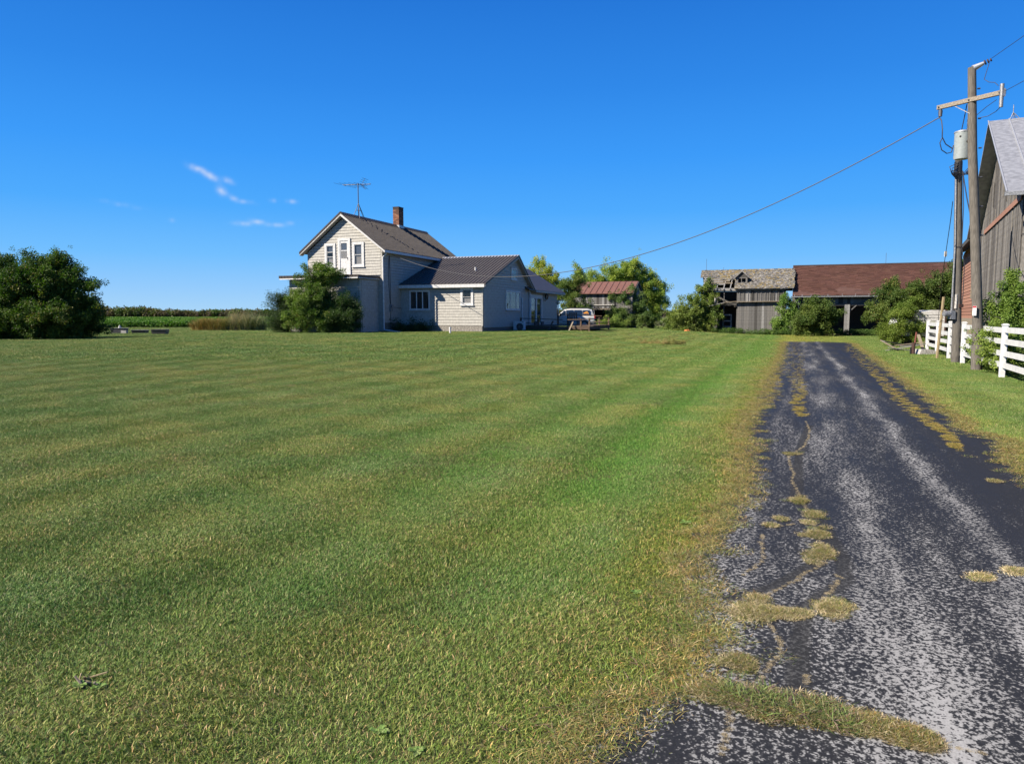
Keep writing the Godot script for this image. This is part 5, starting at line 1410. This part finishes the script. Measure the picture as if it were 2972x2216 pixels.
# ---------- plants ----------
func shrub(called: String, label: String, category: String, base: Vector3, lobes: Array, n: int, kind: String, cols: Array, trunk: Array, group := "", sc := 1.0, fill := 0.4) -> Node3D:
	var t := thing(called, label, category, base, 0, group)
	if trunk.size(): stem(t, "trunk", trunk)
	foliage(t, "crown", lobes, n, kind, cols, sc, 0.05, fill)
	return t
func C(r: float, g: float, b: float) -> Color: return Color(r, g, b)
func build_plants():
	clusters()
	var hedge := [C(0.036, 0.075, 0.016), C(0.095, 0.145, 0.026), C(0.17, 0.16, 0.035)]
	# tall shrubs at the left edge of the lawn
	shrub("large_shrub", "tall dense dark green shrub at the end of the shrub row, beside the planters", "shrub", gp(-30.1, -46.6), [[V(0, 4.0, 0), V(1.7, 1.7, 1.6)], [V(-1.2, 3.3, 0.4), V(1.8, 1.9, 1.6)], [V(1.5, 3.0, 0.2), V(1.5, 1.7, 1.5)], [V(2.3, 2.0, 0.1), V(1.1, 1.0, 1.1)], [V(0.4, 1.6, 0.9), V(2.5, 1.7, 1.8)], [V(1.7, 0.9, -0.3), V(1.2, 1.0, 1.2)], [V(-1.0, 0.9, 0.9), V(1.8, 1.0, 1.2)], [V(0.3, 4.8, -0.2), V(0.9, 0.8, 0.8)]], 5200, "broad", hedge, limbs(4.2, 0.14, 2.2, 7))
	shrub("large_shrub", "tall bushy shrub with olive tips in the middle of the shrub row", "shrub", gp(-33.6, -46.4), [[V(0, 3.9, 0), V(1.9, 1.6, 1.6)], [V(1.4, 3.0, 0.3), V(1.7, 1.6, 1.6)], [V(-1.5, 3.5, 0.2), V(1.6, 1.7, 1.6)], [V(0, 1.6, 0.8), V(2.7, 1.8, 1.7)], [V(0.9, 4.5, -0.1), V(0.7, 0.7, 0.7)], [V(0.5, 0.9, 1.0), V(2.4, 1.0, 1.2)]], 4300, "broad", hedge, limbs(4.0, 0.13, 2.0, 6))
	shrub("large_shrub", "broad green shrub at the far end of the row where it leaves the lawn", "shrub", gp(-37.6, -46.2), [[V(0, 3.6, 0), V(2.1, 1.8, 1.7)], [V(-1.6, 2.6, 0), V(1.8, 2.0, 1.6)], [V(0, 1.5, 0.6), V(2.6, 1.7, 1.7)]], 2200, "broad", hedge, limbs(3.8, 0.12, 2.0, 5))
	for q in ["large_shrub", "large_shrub_001"]: get_node(q).scale = Vector3.ONE * 0.95
	# shrubs before the porch
	shrub("young_box_elder", "light green young tree growing up before the porch roof", "tree", hx(-2.45, -0.1, 3.3), [[V(0, 3.5, 0), V(1.1, 0.62, 0.8)], [V(-0.2, 2.8, 0.2), V(1.0, 0.7, 0.9)], [V(-0.5, 2.0, 0.3), V(1.3, 0.8, 1.0)], [V(-1.0, 1.2, 0.5), V(1.0, 0.8, 0.8)], [V(0.3, 3.9, 0), V(0.6, 0.35, 0.5)], [V(1.0, 3.45, 0), V(0.5, 0.35, 0.4)], [V(0.2, 1.0, 0.5), V(0.8, 0.9, 0.6)]], 1700, "broad", [C(0.07, 0.125, 0.024), C(0.165, 0.225, 0.045), C(0.22, 0.23, 0.06)], limbs(3.4, 0.07, 1.2, 6), "", 0.6)
	shrub("dark_juniper", "dark feathery evergreen bush beside the porch corner", "bush", hx(-5.0, -0.1, 3.0), [[V(0, 1.0, 0), V(0.95, 1.1, 0.9)], [V(-0.3, 1.9, 0), V(0.5, 0.7, 0.5)], [V(0.5, 1.3, 0.1), V(0.7, 0.9, 0.7)], [V(-0.5, 0.6, 0.2), V(0.7, 0.6, 0.6)]], 1050, "needle", [C(0.028, 0.055, 0.022), C(0.06, 0.09, 0.035)], [[[V(0, -0.1, 0), V(0, 1.6, 0)], [0.06, 0.02]]], "", 1.0)
	shrub("lilac_bush", "broad dark green leafy bush against the porch wall", "bush", hx(-1.35, -0.1, 3.05), [[V(0, 1.1, 0), V(1.05, 1.05, 0.75)], [V(0.6, 1.3, 0), V(0.65, 0.85, 0.65)], [V(-0.7, 1.4, 0), V(0.8, 1.0, 0.7)], [V(0.3, 0.6, 0.3), V(1.0, 0.7, 0.65)]], 2400, "small", [C(0.024, 0.05, 0.015), C(0.06, 0.095, 0.026)], limbs(1.8, 0.04, 0.9, 6), "", 0.85)
	shrub("low_yew", "low rounded dark shrub at the foot of the wing wall", "shrub", hx(1.3, -0.15, -1.35), [[V(0, 0.3, 0), V(1.1, 0.42, 0.5)]], 200, "small", [C(0.02, 0.04, 0.015), C(0.035, 0.06, 0.02)], [])
	# trees behind the shed
	shrub("yellowing_tree", "yellow-green tree rising behind the rear wing roof", "tree", gp(3.4, -80), [[V(0, 5.9, 0), V(1.6, 1.7, 1.6)], [V(1.2, 4.6, 0), V(1.5, 1.6, 1.5)], [V(-1.4, 4.9, 0), V(1.3, 1.5, 1.4)], [V(0.3, 3.2, 0), V(2.2, 1.5, 1.8)], [V(-0.5, 7.0, 0), V(0.6, 0.7, 0.6)]], 1500, "broad", [C(0.26, 0.32, 0.055), C(0.42, 0.42, 0.07), C(0.45, 0.38, 0.07)], limbs(5.5, 0.16, 1.9, 7), "", 1.0, 0.3)
	shrub("spreading_tree", "large spreading bright green tree behind the rusty roofed shed", "tree", gp(12.6, -84), [[V(-1.0, 5.6, 0), V(2.2, 1.9, 2.0)], [V(1.4, 6.2, 0), V(2.1, 1.9, 2.0)], [V(-3.6, 4.8, 0.4), V(2.0, 1.6, 1.8)], [V(3.3, 4.9, 0), V(1.9, 1.9, 1.9)], [V(4.3, 3.5, 0.3), V(1.5, 1.7, 1.7)], [V(-4.7, 6.5, 0), V(0.7, 1.0, 0.7)], [V(0, 3.8, 0.5), V(4.6, 2.0, 2.0)], [V(4.2, 1.9, 0), V(0.9, 1.0, 1.1)], [V(1.8, 7.6, 0), V(1.0, 0.7, 0.9)], [V(-5.0, 4.0, 0.6), V(1.5, 1.3, 1.3)]], 5200, "broad", [C(0.18, 0.26, 0.05), C(0.31, 0.37, 0.065), C(0.40, 0.38, 0.07)], limbs(6.0, 0.22, 4.0, 10), "", 1.05, 0.3)
	shrub("leafy_bush", "yellow-green bush between the house corner and the shed", "bush", gp(5.5, -67.0), [[V(0, 2.9, 0), V(1.0, 1.5, 1.0)], [V(-0.6, 4.0, 0), V(0.8, 0.7, 0.8)], [V(0.9, 1.8, 0.3), V(1.0, 1.3, 1.0)], [V(0.8, 4.3, 0), V(0.9, 0.5, 0.7)]], 800, "broad", [C(0.08, 0.13, 0.03), C(0.19, 0.22, 0.05)], limbs(3.5, 0.07, 0.9, 5), "", 0.9)
	shrub("shed_vine", "mass of vine climbing over the open end of the shed", "vine", gp(11.2, -68.4), [[V(0, 2.0, 0), V(1.6, 1.8, 1.2)], [V(-0.2, 3.3, -0.3), V(0.9, 0.6, 0.8)], [V(0.9, 1.2, 0.4), V(1.5, 1.2, 1.1)], [V(-1.2, 1.1, 0.4), V(1.2, 1.0, 0.9)], [V(-1.7, 2.7, -0.5), V(0.5, 0.6, 0.5)], [V(1.9, 0.7, 0.4), V(1.2, 0.7, 0.9)]], 1700, "vine", [C(0.06, 0.105, 0.028), C(0.115, 0.16, 0.045)], [[[V(0, 0, 0), V(0.1, 1.8, 0), V(-0.2, 3.2, -0.2)], [0.06, 0.05, 0.02]]], "", 0.85)
	shrub("weed_clump", "bright green weed clump beside the rear of the parked car", "weeds", gp(8.2, -60.5), [[V(0, 0.4, 0), V(0.9, 0.5, 0.6)], [V(1.0, 0.3, -0.6), V(0.8, 0.4, 0.6)]], 260, "weed", [C(0.10, 0.16, 0.03), C(0.18, 0.22, 0.05)], [])
	# bushes before the barns
	shrub("barn_vine", "large vine covered bush at the open end of the old barn", "vine", gp(16.3, -63.6), [[V(0, 1.7, 0), V(1.7, 1.7, 1.2)], [V(0.9, 3.0, -0.3), V(0.8, 1.1, 0.7)], [V(-1.2, 1.0, 0.3), V(1.3, 1.2, 1.0)], [V(1.0, 1.3, 0.4), V(1.1, 1.5, 0.9)], [V(1.3, 4.1, -0.3), V(0.4, 0.6, 0.4)], [V(-2.2, 0.7, 0.2), V(1.0, 0.8, 0.8)]], 1700, "vine", [C(0.085, 0.13, 0.028), C(0.165, 0.20, 0.045)], limbs(3.2, 0.06, 1.0, 5), "", 0.85)
	shrub("wall_vine", "bright green vine climbing the corner of the old barn's board wall", "vine", V(23.5, 0.1, -61.0), [[V(0, 1.4, 0), V(0.6, 1.6, 0.5)], [V(-0.25, 2.9, 0), V(0.35, 0.6, 0.35)], [V(0.5, 2.2, 0), V(0.4, 0.8, 0.4)], [V(-0.6, 0.7, 0.1), V(0.7, 0.7, 0.5)]], 520, "vine", [C(0.08, 0.15, 0.03), C(0.13, 0.2, 0.04)], [[[V(0, 0, -0.2), V(0.1, 2.8, -0.3)], [0.04, 0.02]]], "", 0.8)
	shrub("barn_bush", "rounded green bush before the open bay of the brown barn", "bush", V(24.6, 0.05, -57.5), [[V(0, 1.2, 0), V(1.4, 1.2, 1.1)], [V(-0.3, 2.2, 0), V(0.8, 0.7, 0.8)], [V(0.9, 1.5, 0), V(0.9, 0.9, 0.8)], [V(-1.2, 1.0, 0.2), V(0.8, 0.9, 0.8)], [V(0.6, 2.6, 0), V(0.3, 0.3, 0.3)]], 1150, "broad", [C(0.06, 0.11, 0.025), C(0.14, 0.18, 0.04)], limbs(2.4, 0.06, 1.1, 5), "", 0.9)
	shrub("barn_bush", "tall bush reaching the brown barn's roof beside the wide post", "bush", V(28.6, 0.05, -54.0), [[V(0.1, 3.2, 0), V(1.1, 0.8, 0.9)], [V(-0.6, 2.0, 0), V(1.0, 0.6, 0.9)], [V(0.9, 2.1, 0), V(1.1, 0.9, 1.0)], [V(-1.2, 1.5, 0.2), V(0.7, 0.4, 0.6)], [V(0.8, 0.9, 0), V(1.2, 0.9, 1.0)], [V(0.2, 3.9, 0), V(0.5, 0.3, 0.4)]], 1250, "broad", [C(0.055, 0.10, 0.022), C(0.135, 0.175, 0.04), C(0.2, 0.17, 0.05)], limbs(3.6, 0.08, 1.5, 6), "", 0.9)
	shrub("barn_bush", "lower yellow-green bush before the trailer and scrap boards", "bush", V(21.4, 0.0, -38.9), [[V(0, 1.2, 0), V(0.85, 0.85, 0.75)], [V(0.35, 2.0, 0), V(0.45, 0.5, 0.5)], [V(-0.7, 0.7, 0.2), V(0.6, 0.6, 0.6)], [V(0.55, 0.7, 0.3), V(0.6, 0.6, 0.6)], [V(0.55, 2.5, 0), V(0.25, 0.3, 0.3)], [V(-0.3, 1.7, 0), V(0.5, 0.5, 0.5)]], 1150, "broad", [C(0.08, 0.14, 0.025), C(0.17, 0.22, 0.04)], limbs(1.9, 0.05, 0.9, 5), "", 0.56)
	shrub("barn_tree", "dark green tree growing before the far end of the brown barn", "tree", V(29.6, 0.0, -49.5), [[V(0, 3.2, 0), V(1.7, 1.3, 1.3)], [V(0.8, 4.3, 0), V(1.0, 1.0, 0.9)], [V(-1.6, 3.4, 0), V(1.1, 0.8, 0.9)], [V(0.4, 1.8, 0), V(1.9, 1.3, 1.3)], [V(1.4, 5.3, 0), V(0.4, 0.5, 0.4)], [V(1.8, 2.8, 0), V(1.2, 1.2, 1.0)]], 1700, "broad", [C(0.05, 0.095, 0.022), C(0.12, 0.155, 0.035)], limbs(4.2, 0.09, 1.6, 6), "", 0.9)
	# vines by the white fence
	shrub("fence_vine", "thick vine heaped against the timber barn behind the fence", "vine", V(14.95, 0, -21.6), [[V(0.0, 1.2, 0), V(0.62, 1.2, 0.6)], [V(0.1, 2.2, 0), V(0.42, 0.55, 0.45)], [V(-0.35, 1.2, 0.3), V(0.4, 1.0, 0.5)], [V(0.6, 1.7, 0.3), V(0.55, 0.9, 0.7)], [V(0.1, 2.75, 0), V(0.22, 0.25, 0.22)], [V(0.5, 0.8, 0.9), V(0.6, 0.8, 0.8)], [V(0.9, 2.2, 0.4), V(0.35, 0.35, 0.4)], [V(-0.1, 0.7, 1.0), V(0.5, 0.7, 0.7)]], 2600, "vine", [C(0.06, 0.115, 0.02), C(0.14, 0.20, 0.035)], [[[V(0.1, 0, 0), V(0.1, 1.4, 0), V(0.1, 2.6, 0)], [0.05, 0.04, 0.02]]], "", 0.45)
	shrub("rail_vine", "green vine creeping over the white fence rails beside the tall pole", "vine", V(13.75, 0, -20.1), [[V(0.05, 0.75, 0), V(0.28, 0.6, 0.5)], [V(0.15, 1.15, 0.1), V(0.2, 0.3, 0.45)], [V(-0.05, 0.3, 0.3), V(0.3, 0.3, 0.45)], [V(0.25, 0.4, -0.5), V(0.3, 0.4, 0.5)]], 420, "vine", [C(0.08, 0.13, 0.025), C(0.16, 0.21, 0.04)], [[[V(0.1, 0, 0), V(0.1, 1.1, 0)], [0.02, 0.012]]], "", 0.4)
	shrub("rail_vine", "sparse vine tendrils hanging on the fence post farther down the drive", "vine", V(14.75, 0, -22.4), [[V(0, 0.5, 0), V(0.2, 0.5, 0.3)], [V(0.5, 0.6, -0.6), V(0.2, 0.5, 0.4)], [V(0, 0.15, 0.3), V(0.4, 0.15, 0.4)]], 170, "vine", [C(0.08, 0.13, 0.025), C(0.15, 0.2, 0.04)], [[[V(0, 0, 0), V(0, 0.9, 0)], [0.015, 0.01]]], "", 0.4)
	shrub("rail_vine", "low weeds and vine under the fence rails nearest the road", "vine", V(12.9, 0, -17.6), [[V(0.4, 0.25, 0), V(0.5, 0.3, 1.0)], [V(0.8, 0.7, -0.3), V(0.4, 0.6, 0.9)], [V(0.3, 0.2, 1.6), V(0.5, 0.25, 0.9)]], 430, "vine", [C(0.06, 0.10, 0.025), C(0.13, 0.17, 0.04)], [], "", 0.45)
	# ornamental tall grass beyond the lawn
	var og := thing("tall_grass_clump", "long clump of tall tawny grass at the edge of the bean field", "grass clump", gp(-31.0, -78.0))
	var bl := [blades(60, 0.35, 0.8, 1.5, 0.022, 0.35, [C(0.12, 0.15, 0.04), C(0.2, 0.16, 0.06), C(0.26, 0.17, 0.06), C(0.17, 0.19, 0.06)]), blades(34, 0.3, 1.1, 1.7, 0.016, 0.25, [C(0.34, 0.28, 0.17), C(0.28, 0.21, 0.12), C(0.2, 0.19, 0.1)])]
	var tr := [[], []]
	var cs := [[], []]
	for i in 620:
		var x := rr(-3.8, 3.8)
		var z := rr(-1.3, 1.3)
		if pow(x / 3.8, 2) + pow(z / 1.3, 2) > 1.0: continue
		var k := 1 if x > 0.2 and rng.randf() < 0.55 else 0
		tr[k].append(Transform3D(Basis(Vector3.UP, rr(0, TAU)).scaled(V(1, rr(0.85, 1.2) * (1.0 if k == 0 else 1.3), 1)), V(x, 0, z)))
		var w := clampf(0.5 - x * 0.22 + rr(-0.3, 0.3), 0, 1)
		cs[k].append(C(0.75, 0.95, 0.8).lerp(C(1.35, 1.05, 0.8), w))
	for k in 2: multi("blades", bl[k], M.grass, tr[k], cs[k], og)
	# dead weed mound by the drive
	shrub("weed_mound", "low mound of yellowing weeds on the lawn near the driveway", "weeds", gp(8.0, -37.0), [[V(0, 0.08, 0), V(1.1, 0.14, 0.55)], [V(-0.9, 0.05, 0.1), V(0.7, 0.1, 0.4)]], 190, "weed", [C(0.16, 0.15, 0.05), C(0.27, 0.21, 0.09)], [], "", 0.5)
	# weeds along the foot of the barns
	var wd := Node3D.new()
	wd.name = "barn_weeds"
	add_child(wd)
	tag(wd, "low green weeds growing along the foot of the barns", "weeds", "", "stuff")
	tr = [[], [], []]
	cs = [[], [], []]
	for i in 900:
		var x := rr(1.0, 19.0)
		var p := V(17.03, 0.05, -64.0) + Basis(Vector3.UP, YAW) * V(x, 0, rr(0.3, 1.6))
		var k := rng.randi() % 3
		if x < 6.0 and rng.randf() < 0.4: continue
		tr[k].append(spin(V(p.x, ground(p.x, p.z) + rr(0.05, 0.38), p.z), rr(0.6, 1.1)))
		cs[k].append(C(0.05, 0.10, 0.025).lerp(C(0.10, 0.17, 0.035), rng.randf()))
	for i in 420:
		var d := rr(15.0, 34.0)
		var p := V(13.14 + 0.4417 * (d - 18.92) + rr(0.1, 0.9), 0, -d)
		var k := rng.randi() % 3
		tr[k].append(spin(p + V(0, rr(0.02, 0.25), 0), rr(0.3, 0.65)))
		cs[k].append(C(0.05, 0.09, 0.025).lerp(C(0.11, 0.16, 0.04), rng.randf()))
	for k in 3: multi("weed_leaves", CL.weed[k], M.leaf, tr[k], cs[k], wd)
	# broad-leaved weeds in the near lawn
	var spots := [[1850, 1725, 0.06], [1100, 2130, 0.06], [1210, 2185, 0.05], [1990, 1520, 0.07], [230, 1995, 0.06], [285, 2000, 0.05]]
	var wi := 0
	for q in spots:
		if q[2] < 0.01: continue
		var p := pix(q[0], q[1])
		var w := thing("broadleaf_weed", "flat rosette of broad weed leaves in the mown lawn", "weed", gp(p.x, p.z) + V(0, 0.008, 0), 0, "weed rosettes in the lawn")
		for i in 9:
			var a := i * 2.4 + rr(-0.3, 0.3)
			var s := st_new()
			var l: float = q[2] * rr(0.45, 0.8)
			var dir := V(cos(a), rr(0.15, 0.5), sin(a)).normalized()
			s.set_color(C(0.17, 0.27, 0.07) if i % 3 else C(0.25, 0.31, 0.11))
			var side := dir.cross(Vector3.UP).normalized() * l * 0.3
			var up := V(0, l * 0.08, 0)
			var pts := [V(0, 0.01, 0), dir * l * 0.35, dir * l * 0.75, dir * l - V(0, l * 0.1, 0)]
			for sg in [1.0, -1.0]:
				tri(s, pts[0], pts[1] + side * 0.8 * sg + up, pts[1])
				quad(s, pts[1], pts[1] + side * 0.8 * sg + up, pts[2] + side * sg + up, pts[2])
				tri(s, pts[2], pts[2] + side * sg + up, pts[3])
			put("leaf", s.commit(), M.leaf, w)
		wi += 1
	# a mown-off stump of weeds on bare earth
	var st := thing("weed_stump", "ragged dead weed stump on bare earth in the lawn", "stump", gp(pix(255, 1985).x, pix(255, 1985).z))
	var e := tube_mesh([V(0, -0.02, 0), V(0, 0.006, 0), V(0, 0.009, 0)], [0.05, 0.04, 0.01], 12)
	put("bare_earth", e, M.soil, st)
	for i in 9: bar("stalk", st, M.pale_wood if i % 2 else M.fresh_wood, V(rr(-0.06, 0.06), 0.0, rr(-0.05, 0.05)), V(rr(-0.07, 0.07), rr(0.015, 0.045), rr(-0.05, 0.05)), 0.008, 0.005)
func build_far():
	# bean field
	var rows := [[], [], []]
	var cs := [[], [], []]
	var bean := []
	for k in 3: bean.append(cluster(150, 0.85, 0.24, 0.19, 0.3, 0.42))
	var z := 100.5
	while z < 420.0:
		var f := 1.0 if z < 150.0 else (1.9 if z < 230.0 else 4.0)
		var x := -z * 0.66
		while x < -z * 0.22:
			var k := rng.randi() % 3
			var p := V(x + rr(-0.3, 0.3), 0.48, -z + rr(-0.3, 0.3))
			rows[k].append(Transform3D(Basis(Vector3.UP, rr(0, TAU)).scaled(V(f, rr(0.9, 1.1), f)), p))
			cs[k].append(C(0.075, 0.16, 0.025).lerp(C(0.16, 0.24, 0.04), clampf(0.4 + NZ.get_noise_2d(p.x * 5.0, p.z * 5.0) + rr(-0.2, 0.2), 0, 1)))
			x += 1.05 * f
		z += 0.8 * f
	var b := Node3D.new()
	b.name = "bean_field"
	add_child(b)
	tag(b, "wide green field of soybeans beyond the lawn", "field", "", "stuff")
	for k in 3: multi("bean_leaves", bean[k], M.leaf, rows[k], cs[k], b)
	# far wood
	var tl := []
	for k in 3: tl.append(cluster(240, 1.0, 0.34, 0.26, 0.2, 0.9))
	var tr := [[], [], []]
	var tc := [[], [], []]
	for row in 3:
		var x := -900.0
		while x < 700.0:
			var near_left := exp(-pow((x + 500.0) / 70.0, 2.0))
			var h := rr(3.6, 5.6) + near_left * rr(1.0, 3.5) + 1.2 * NZ.get_noise_2d(x * 1.2, 7.0)
			var k := rng.randi() % 3
			tr[k].append(Transform3D(Basis(Vector3.UP, rr(0, TAU)).scaled(V(rr(4.5, 7.5), h, 6.0)), V(x, h * 0.75, -900.0 + row * 12.0 + rr(-4, 4))))
			tc[k].append([C(0.085, 0.12, 0.04), C(0.13, 0.15, 0.055), C(0.16, 0.125, 0.085), C(0.13, 0.11, 0.07)][rng.randi() % 4])
			x += rr(3.5, 6.5)
	var t := Node3D.new()
	t.name = "distant_wood"
	add_child(t)
	tag(t, "long low line of woodland along the horizon", "woodland", "", "stuff")
	for k in 3: multi("tree_crowns", tl[k], M.leaf, tr[k], tc[k], t)

# ---------- light ----------
func sky_image() -> Image:
	var w := 2048
	var h := 1024
	var im := Image.create(w, h, false, Image.FORMAT_RGBF)
	var tab := [[-90.0, 0.20, 0.24, 0.22], [-1.0, 0.25, 0.33, 0.38], [0.0, 0.42, 0.68, 0.93], [2.0, 0.30, 0.60, 0.98], [4.5, 0.17, 0.52, 1.0], [8.0, 0.08, 0.41, 0.99], [12.0, 0.047, 0.33, 0.95], [17.0, 0.030, 0.25, 0.82], [23.0, 0.019, 0.185, 0.69], [35.0, 0.013, 0.125, 0.52], [90.0, 0.01, 0.09, 0.40]]
	var k_ := 1.0 / 2.3
	for j in h:
		var e := 90.0 - 180.0 * (j + 0.5) / h
		var c := Color(tab[0][1], tab[0][2], tab[0][3])
		for i in tab.size() - 1:
			if e >= tab[i][0] and e <= tab[i + 1][0]:
				var t: float = (e - tab[i][0]) / (tab[i + 1][0] - tab[i][0])
				c = Color(lerpf(tab[i][1], tab[i + 1][1], t), lerpf(tab[i][2], tab[i + 1][2], t), lerpf(tab[i][3], tab[i + 1][3], t))
		im.fill_rect(Rect2i(0, j, w, 1), Color(c.r * k_, c.g * k_, c.b * k_))
	# thin clouds: azimuth and height in degrees, half sizes, slant, strength
	var cl := [[-23.56, 10.4, 0.6, 0.17, -0.25, 0.6], [-23.0, 10.17, 0.5, 0.2, -0.45, 0.75], [-22.5, 9.92, 0.45, 0.18, -0.35, 0.62], [-21.55, 9.83, 0.36, 0.17, -0.3, 0.5], [-21.98, 9.1, 0.3, 0.3, -0.2, 0.62], [-21.6, 8.75, 0.5, 0.16, -0.4, 0.3], [-21.16, 8.6, 0.32, 0.13, -0.5, 0.48], [-20.4, 8.43, 0.7, 0.09, -0.12, 0.36], [-18.34, 8.6, 0.3, 0.08, 0.0, 0.36], [-17.16, 8.57, 0.4, 0.09, -0.1, 0.45], [-20.7, 6.75, 0.7, 0.13, 0.0, 0.5], [-19.6, 6.98, 0.55, 0.12, -0.12, 0.55], [-18.4, 6.85, 0.9, 0.08, 0.02, 0.36], [-17.3, 7.0, 0.6, 0.07, 0.22, 0.3], [-25.4, 6.76, 0.14, 0.1, 0.0, 0.3], [-28.5, 7.6, 1.3, 0.09, -0.15, 0.18]]
	var n := FastNoiseLite.new()
	n.frequency = 0.9
	n.fractal_octaves = 5
	for q in cl:
		var cx: float = q[0] / 360.0 * w
		var cy: float = (90.0 - q[1]) / 180.0 * h
		var rx := int(q[2] * 3.0 / 360.0 * w) + 2
		var ry := int((q[3] * 3.0 + q[2] * absf(q[4]) * 2.2) / 180.0 * h) + 2
		for y in range(-ry, ry + 1):
			for x in range(-rx, rx + 1):
				var dx := x * 360.0 / w
				var dy := -y * 180.0 / h
				dy -= dx * q[4]
				var wob := n.get_noise_2d((cx + x) * 0.55, (cy + y) * 1.4)
				var r := pow(dx / q[2], 2.0) + pow(dy / q[3], 2.0)
				var a: float = exp(-r * 1.3) * clampf(0.75 + 1.3 * wob, 0.0, 1.4) * q[5]
				if a < 0.004: continue
				var px := posmod(int(cx) + x, w)
				var py := clampi(int(cy) + y, 0, h - 1)
				im.set_pixel(px, py, im.get_pixel(px, py).lerp(Color(0.33, 0.355, 0.40), clampf(a, 0, 1)))
	return im
func _ready():
	rng.seed = 20240905
	NZ.seed = 4
	NZ.frequency = 0.01
	NZ.fractal_octaves = 3
	NF.seed = 17
	NF.frequency = 0.01
	var cam := Camera3D.new()
	cam.name = "camera"
	add_child(cam)
	cam.position = V(0, 1.66, 0)
	cam.rotation = V(-atan(193.0 / 2060.0), 0, 0)
	cam.fov = rad_to_deg(2.0 * atan(1108.0 / 2060.0))
	cam.far = 4000.0
	cam.near = 0.05
	cam.current = true
	var we := WorldEnvironment.new()
	we.name = "environment"
	var en := Environment.new()
	en.background_mode = Environment.BG_SKY
	var sky := Sky.new()
	var pm := PanoramaSkyMaterial.new()
	pm.panorama = ImageTexture.create_from_image(sky_image())
	sky.sky_material = pm
	en.sky = sky
	en.tonemap_mode = Environment.TONE_MAPPER_LINEAR
	en.tonemap_exposure = 2.3
	en.sdfgi_enabled = true
	en.ssao_enabled = true
	en.ssil_enabled = true
	we.environment = en
	add_child(we)
	var sun := DirectionalLight3D.new()
	sun.name = "sun"
	add_child(sun)
	sun.look_at_from_position(V(-0.734, 0.616, 0.285) * 50.0, Vector3.ZERO)
	sun.light_energy = 1.6
	sun.light_color = Color(1.0, 0.955, 0.88)
	sun.light_angular_distance = 0.5
	sun.shadow_enabled = true
	BOX.size = Vector3.ONE
	materials()
	build_ground()
	build_drive()
	build_house()
	build_barns()
	build_right_barn()
	build_fence()
	build_poles()
	build_by_house()
	build_verge()
	build_plants()
	build_far()
	build_grass()
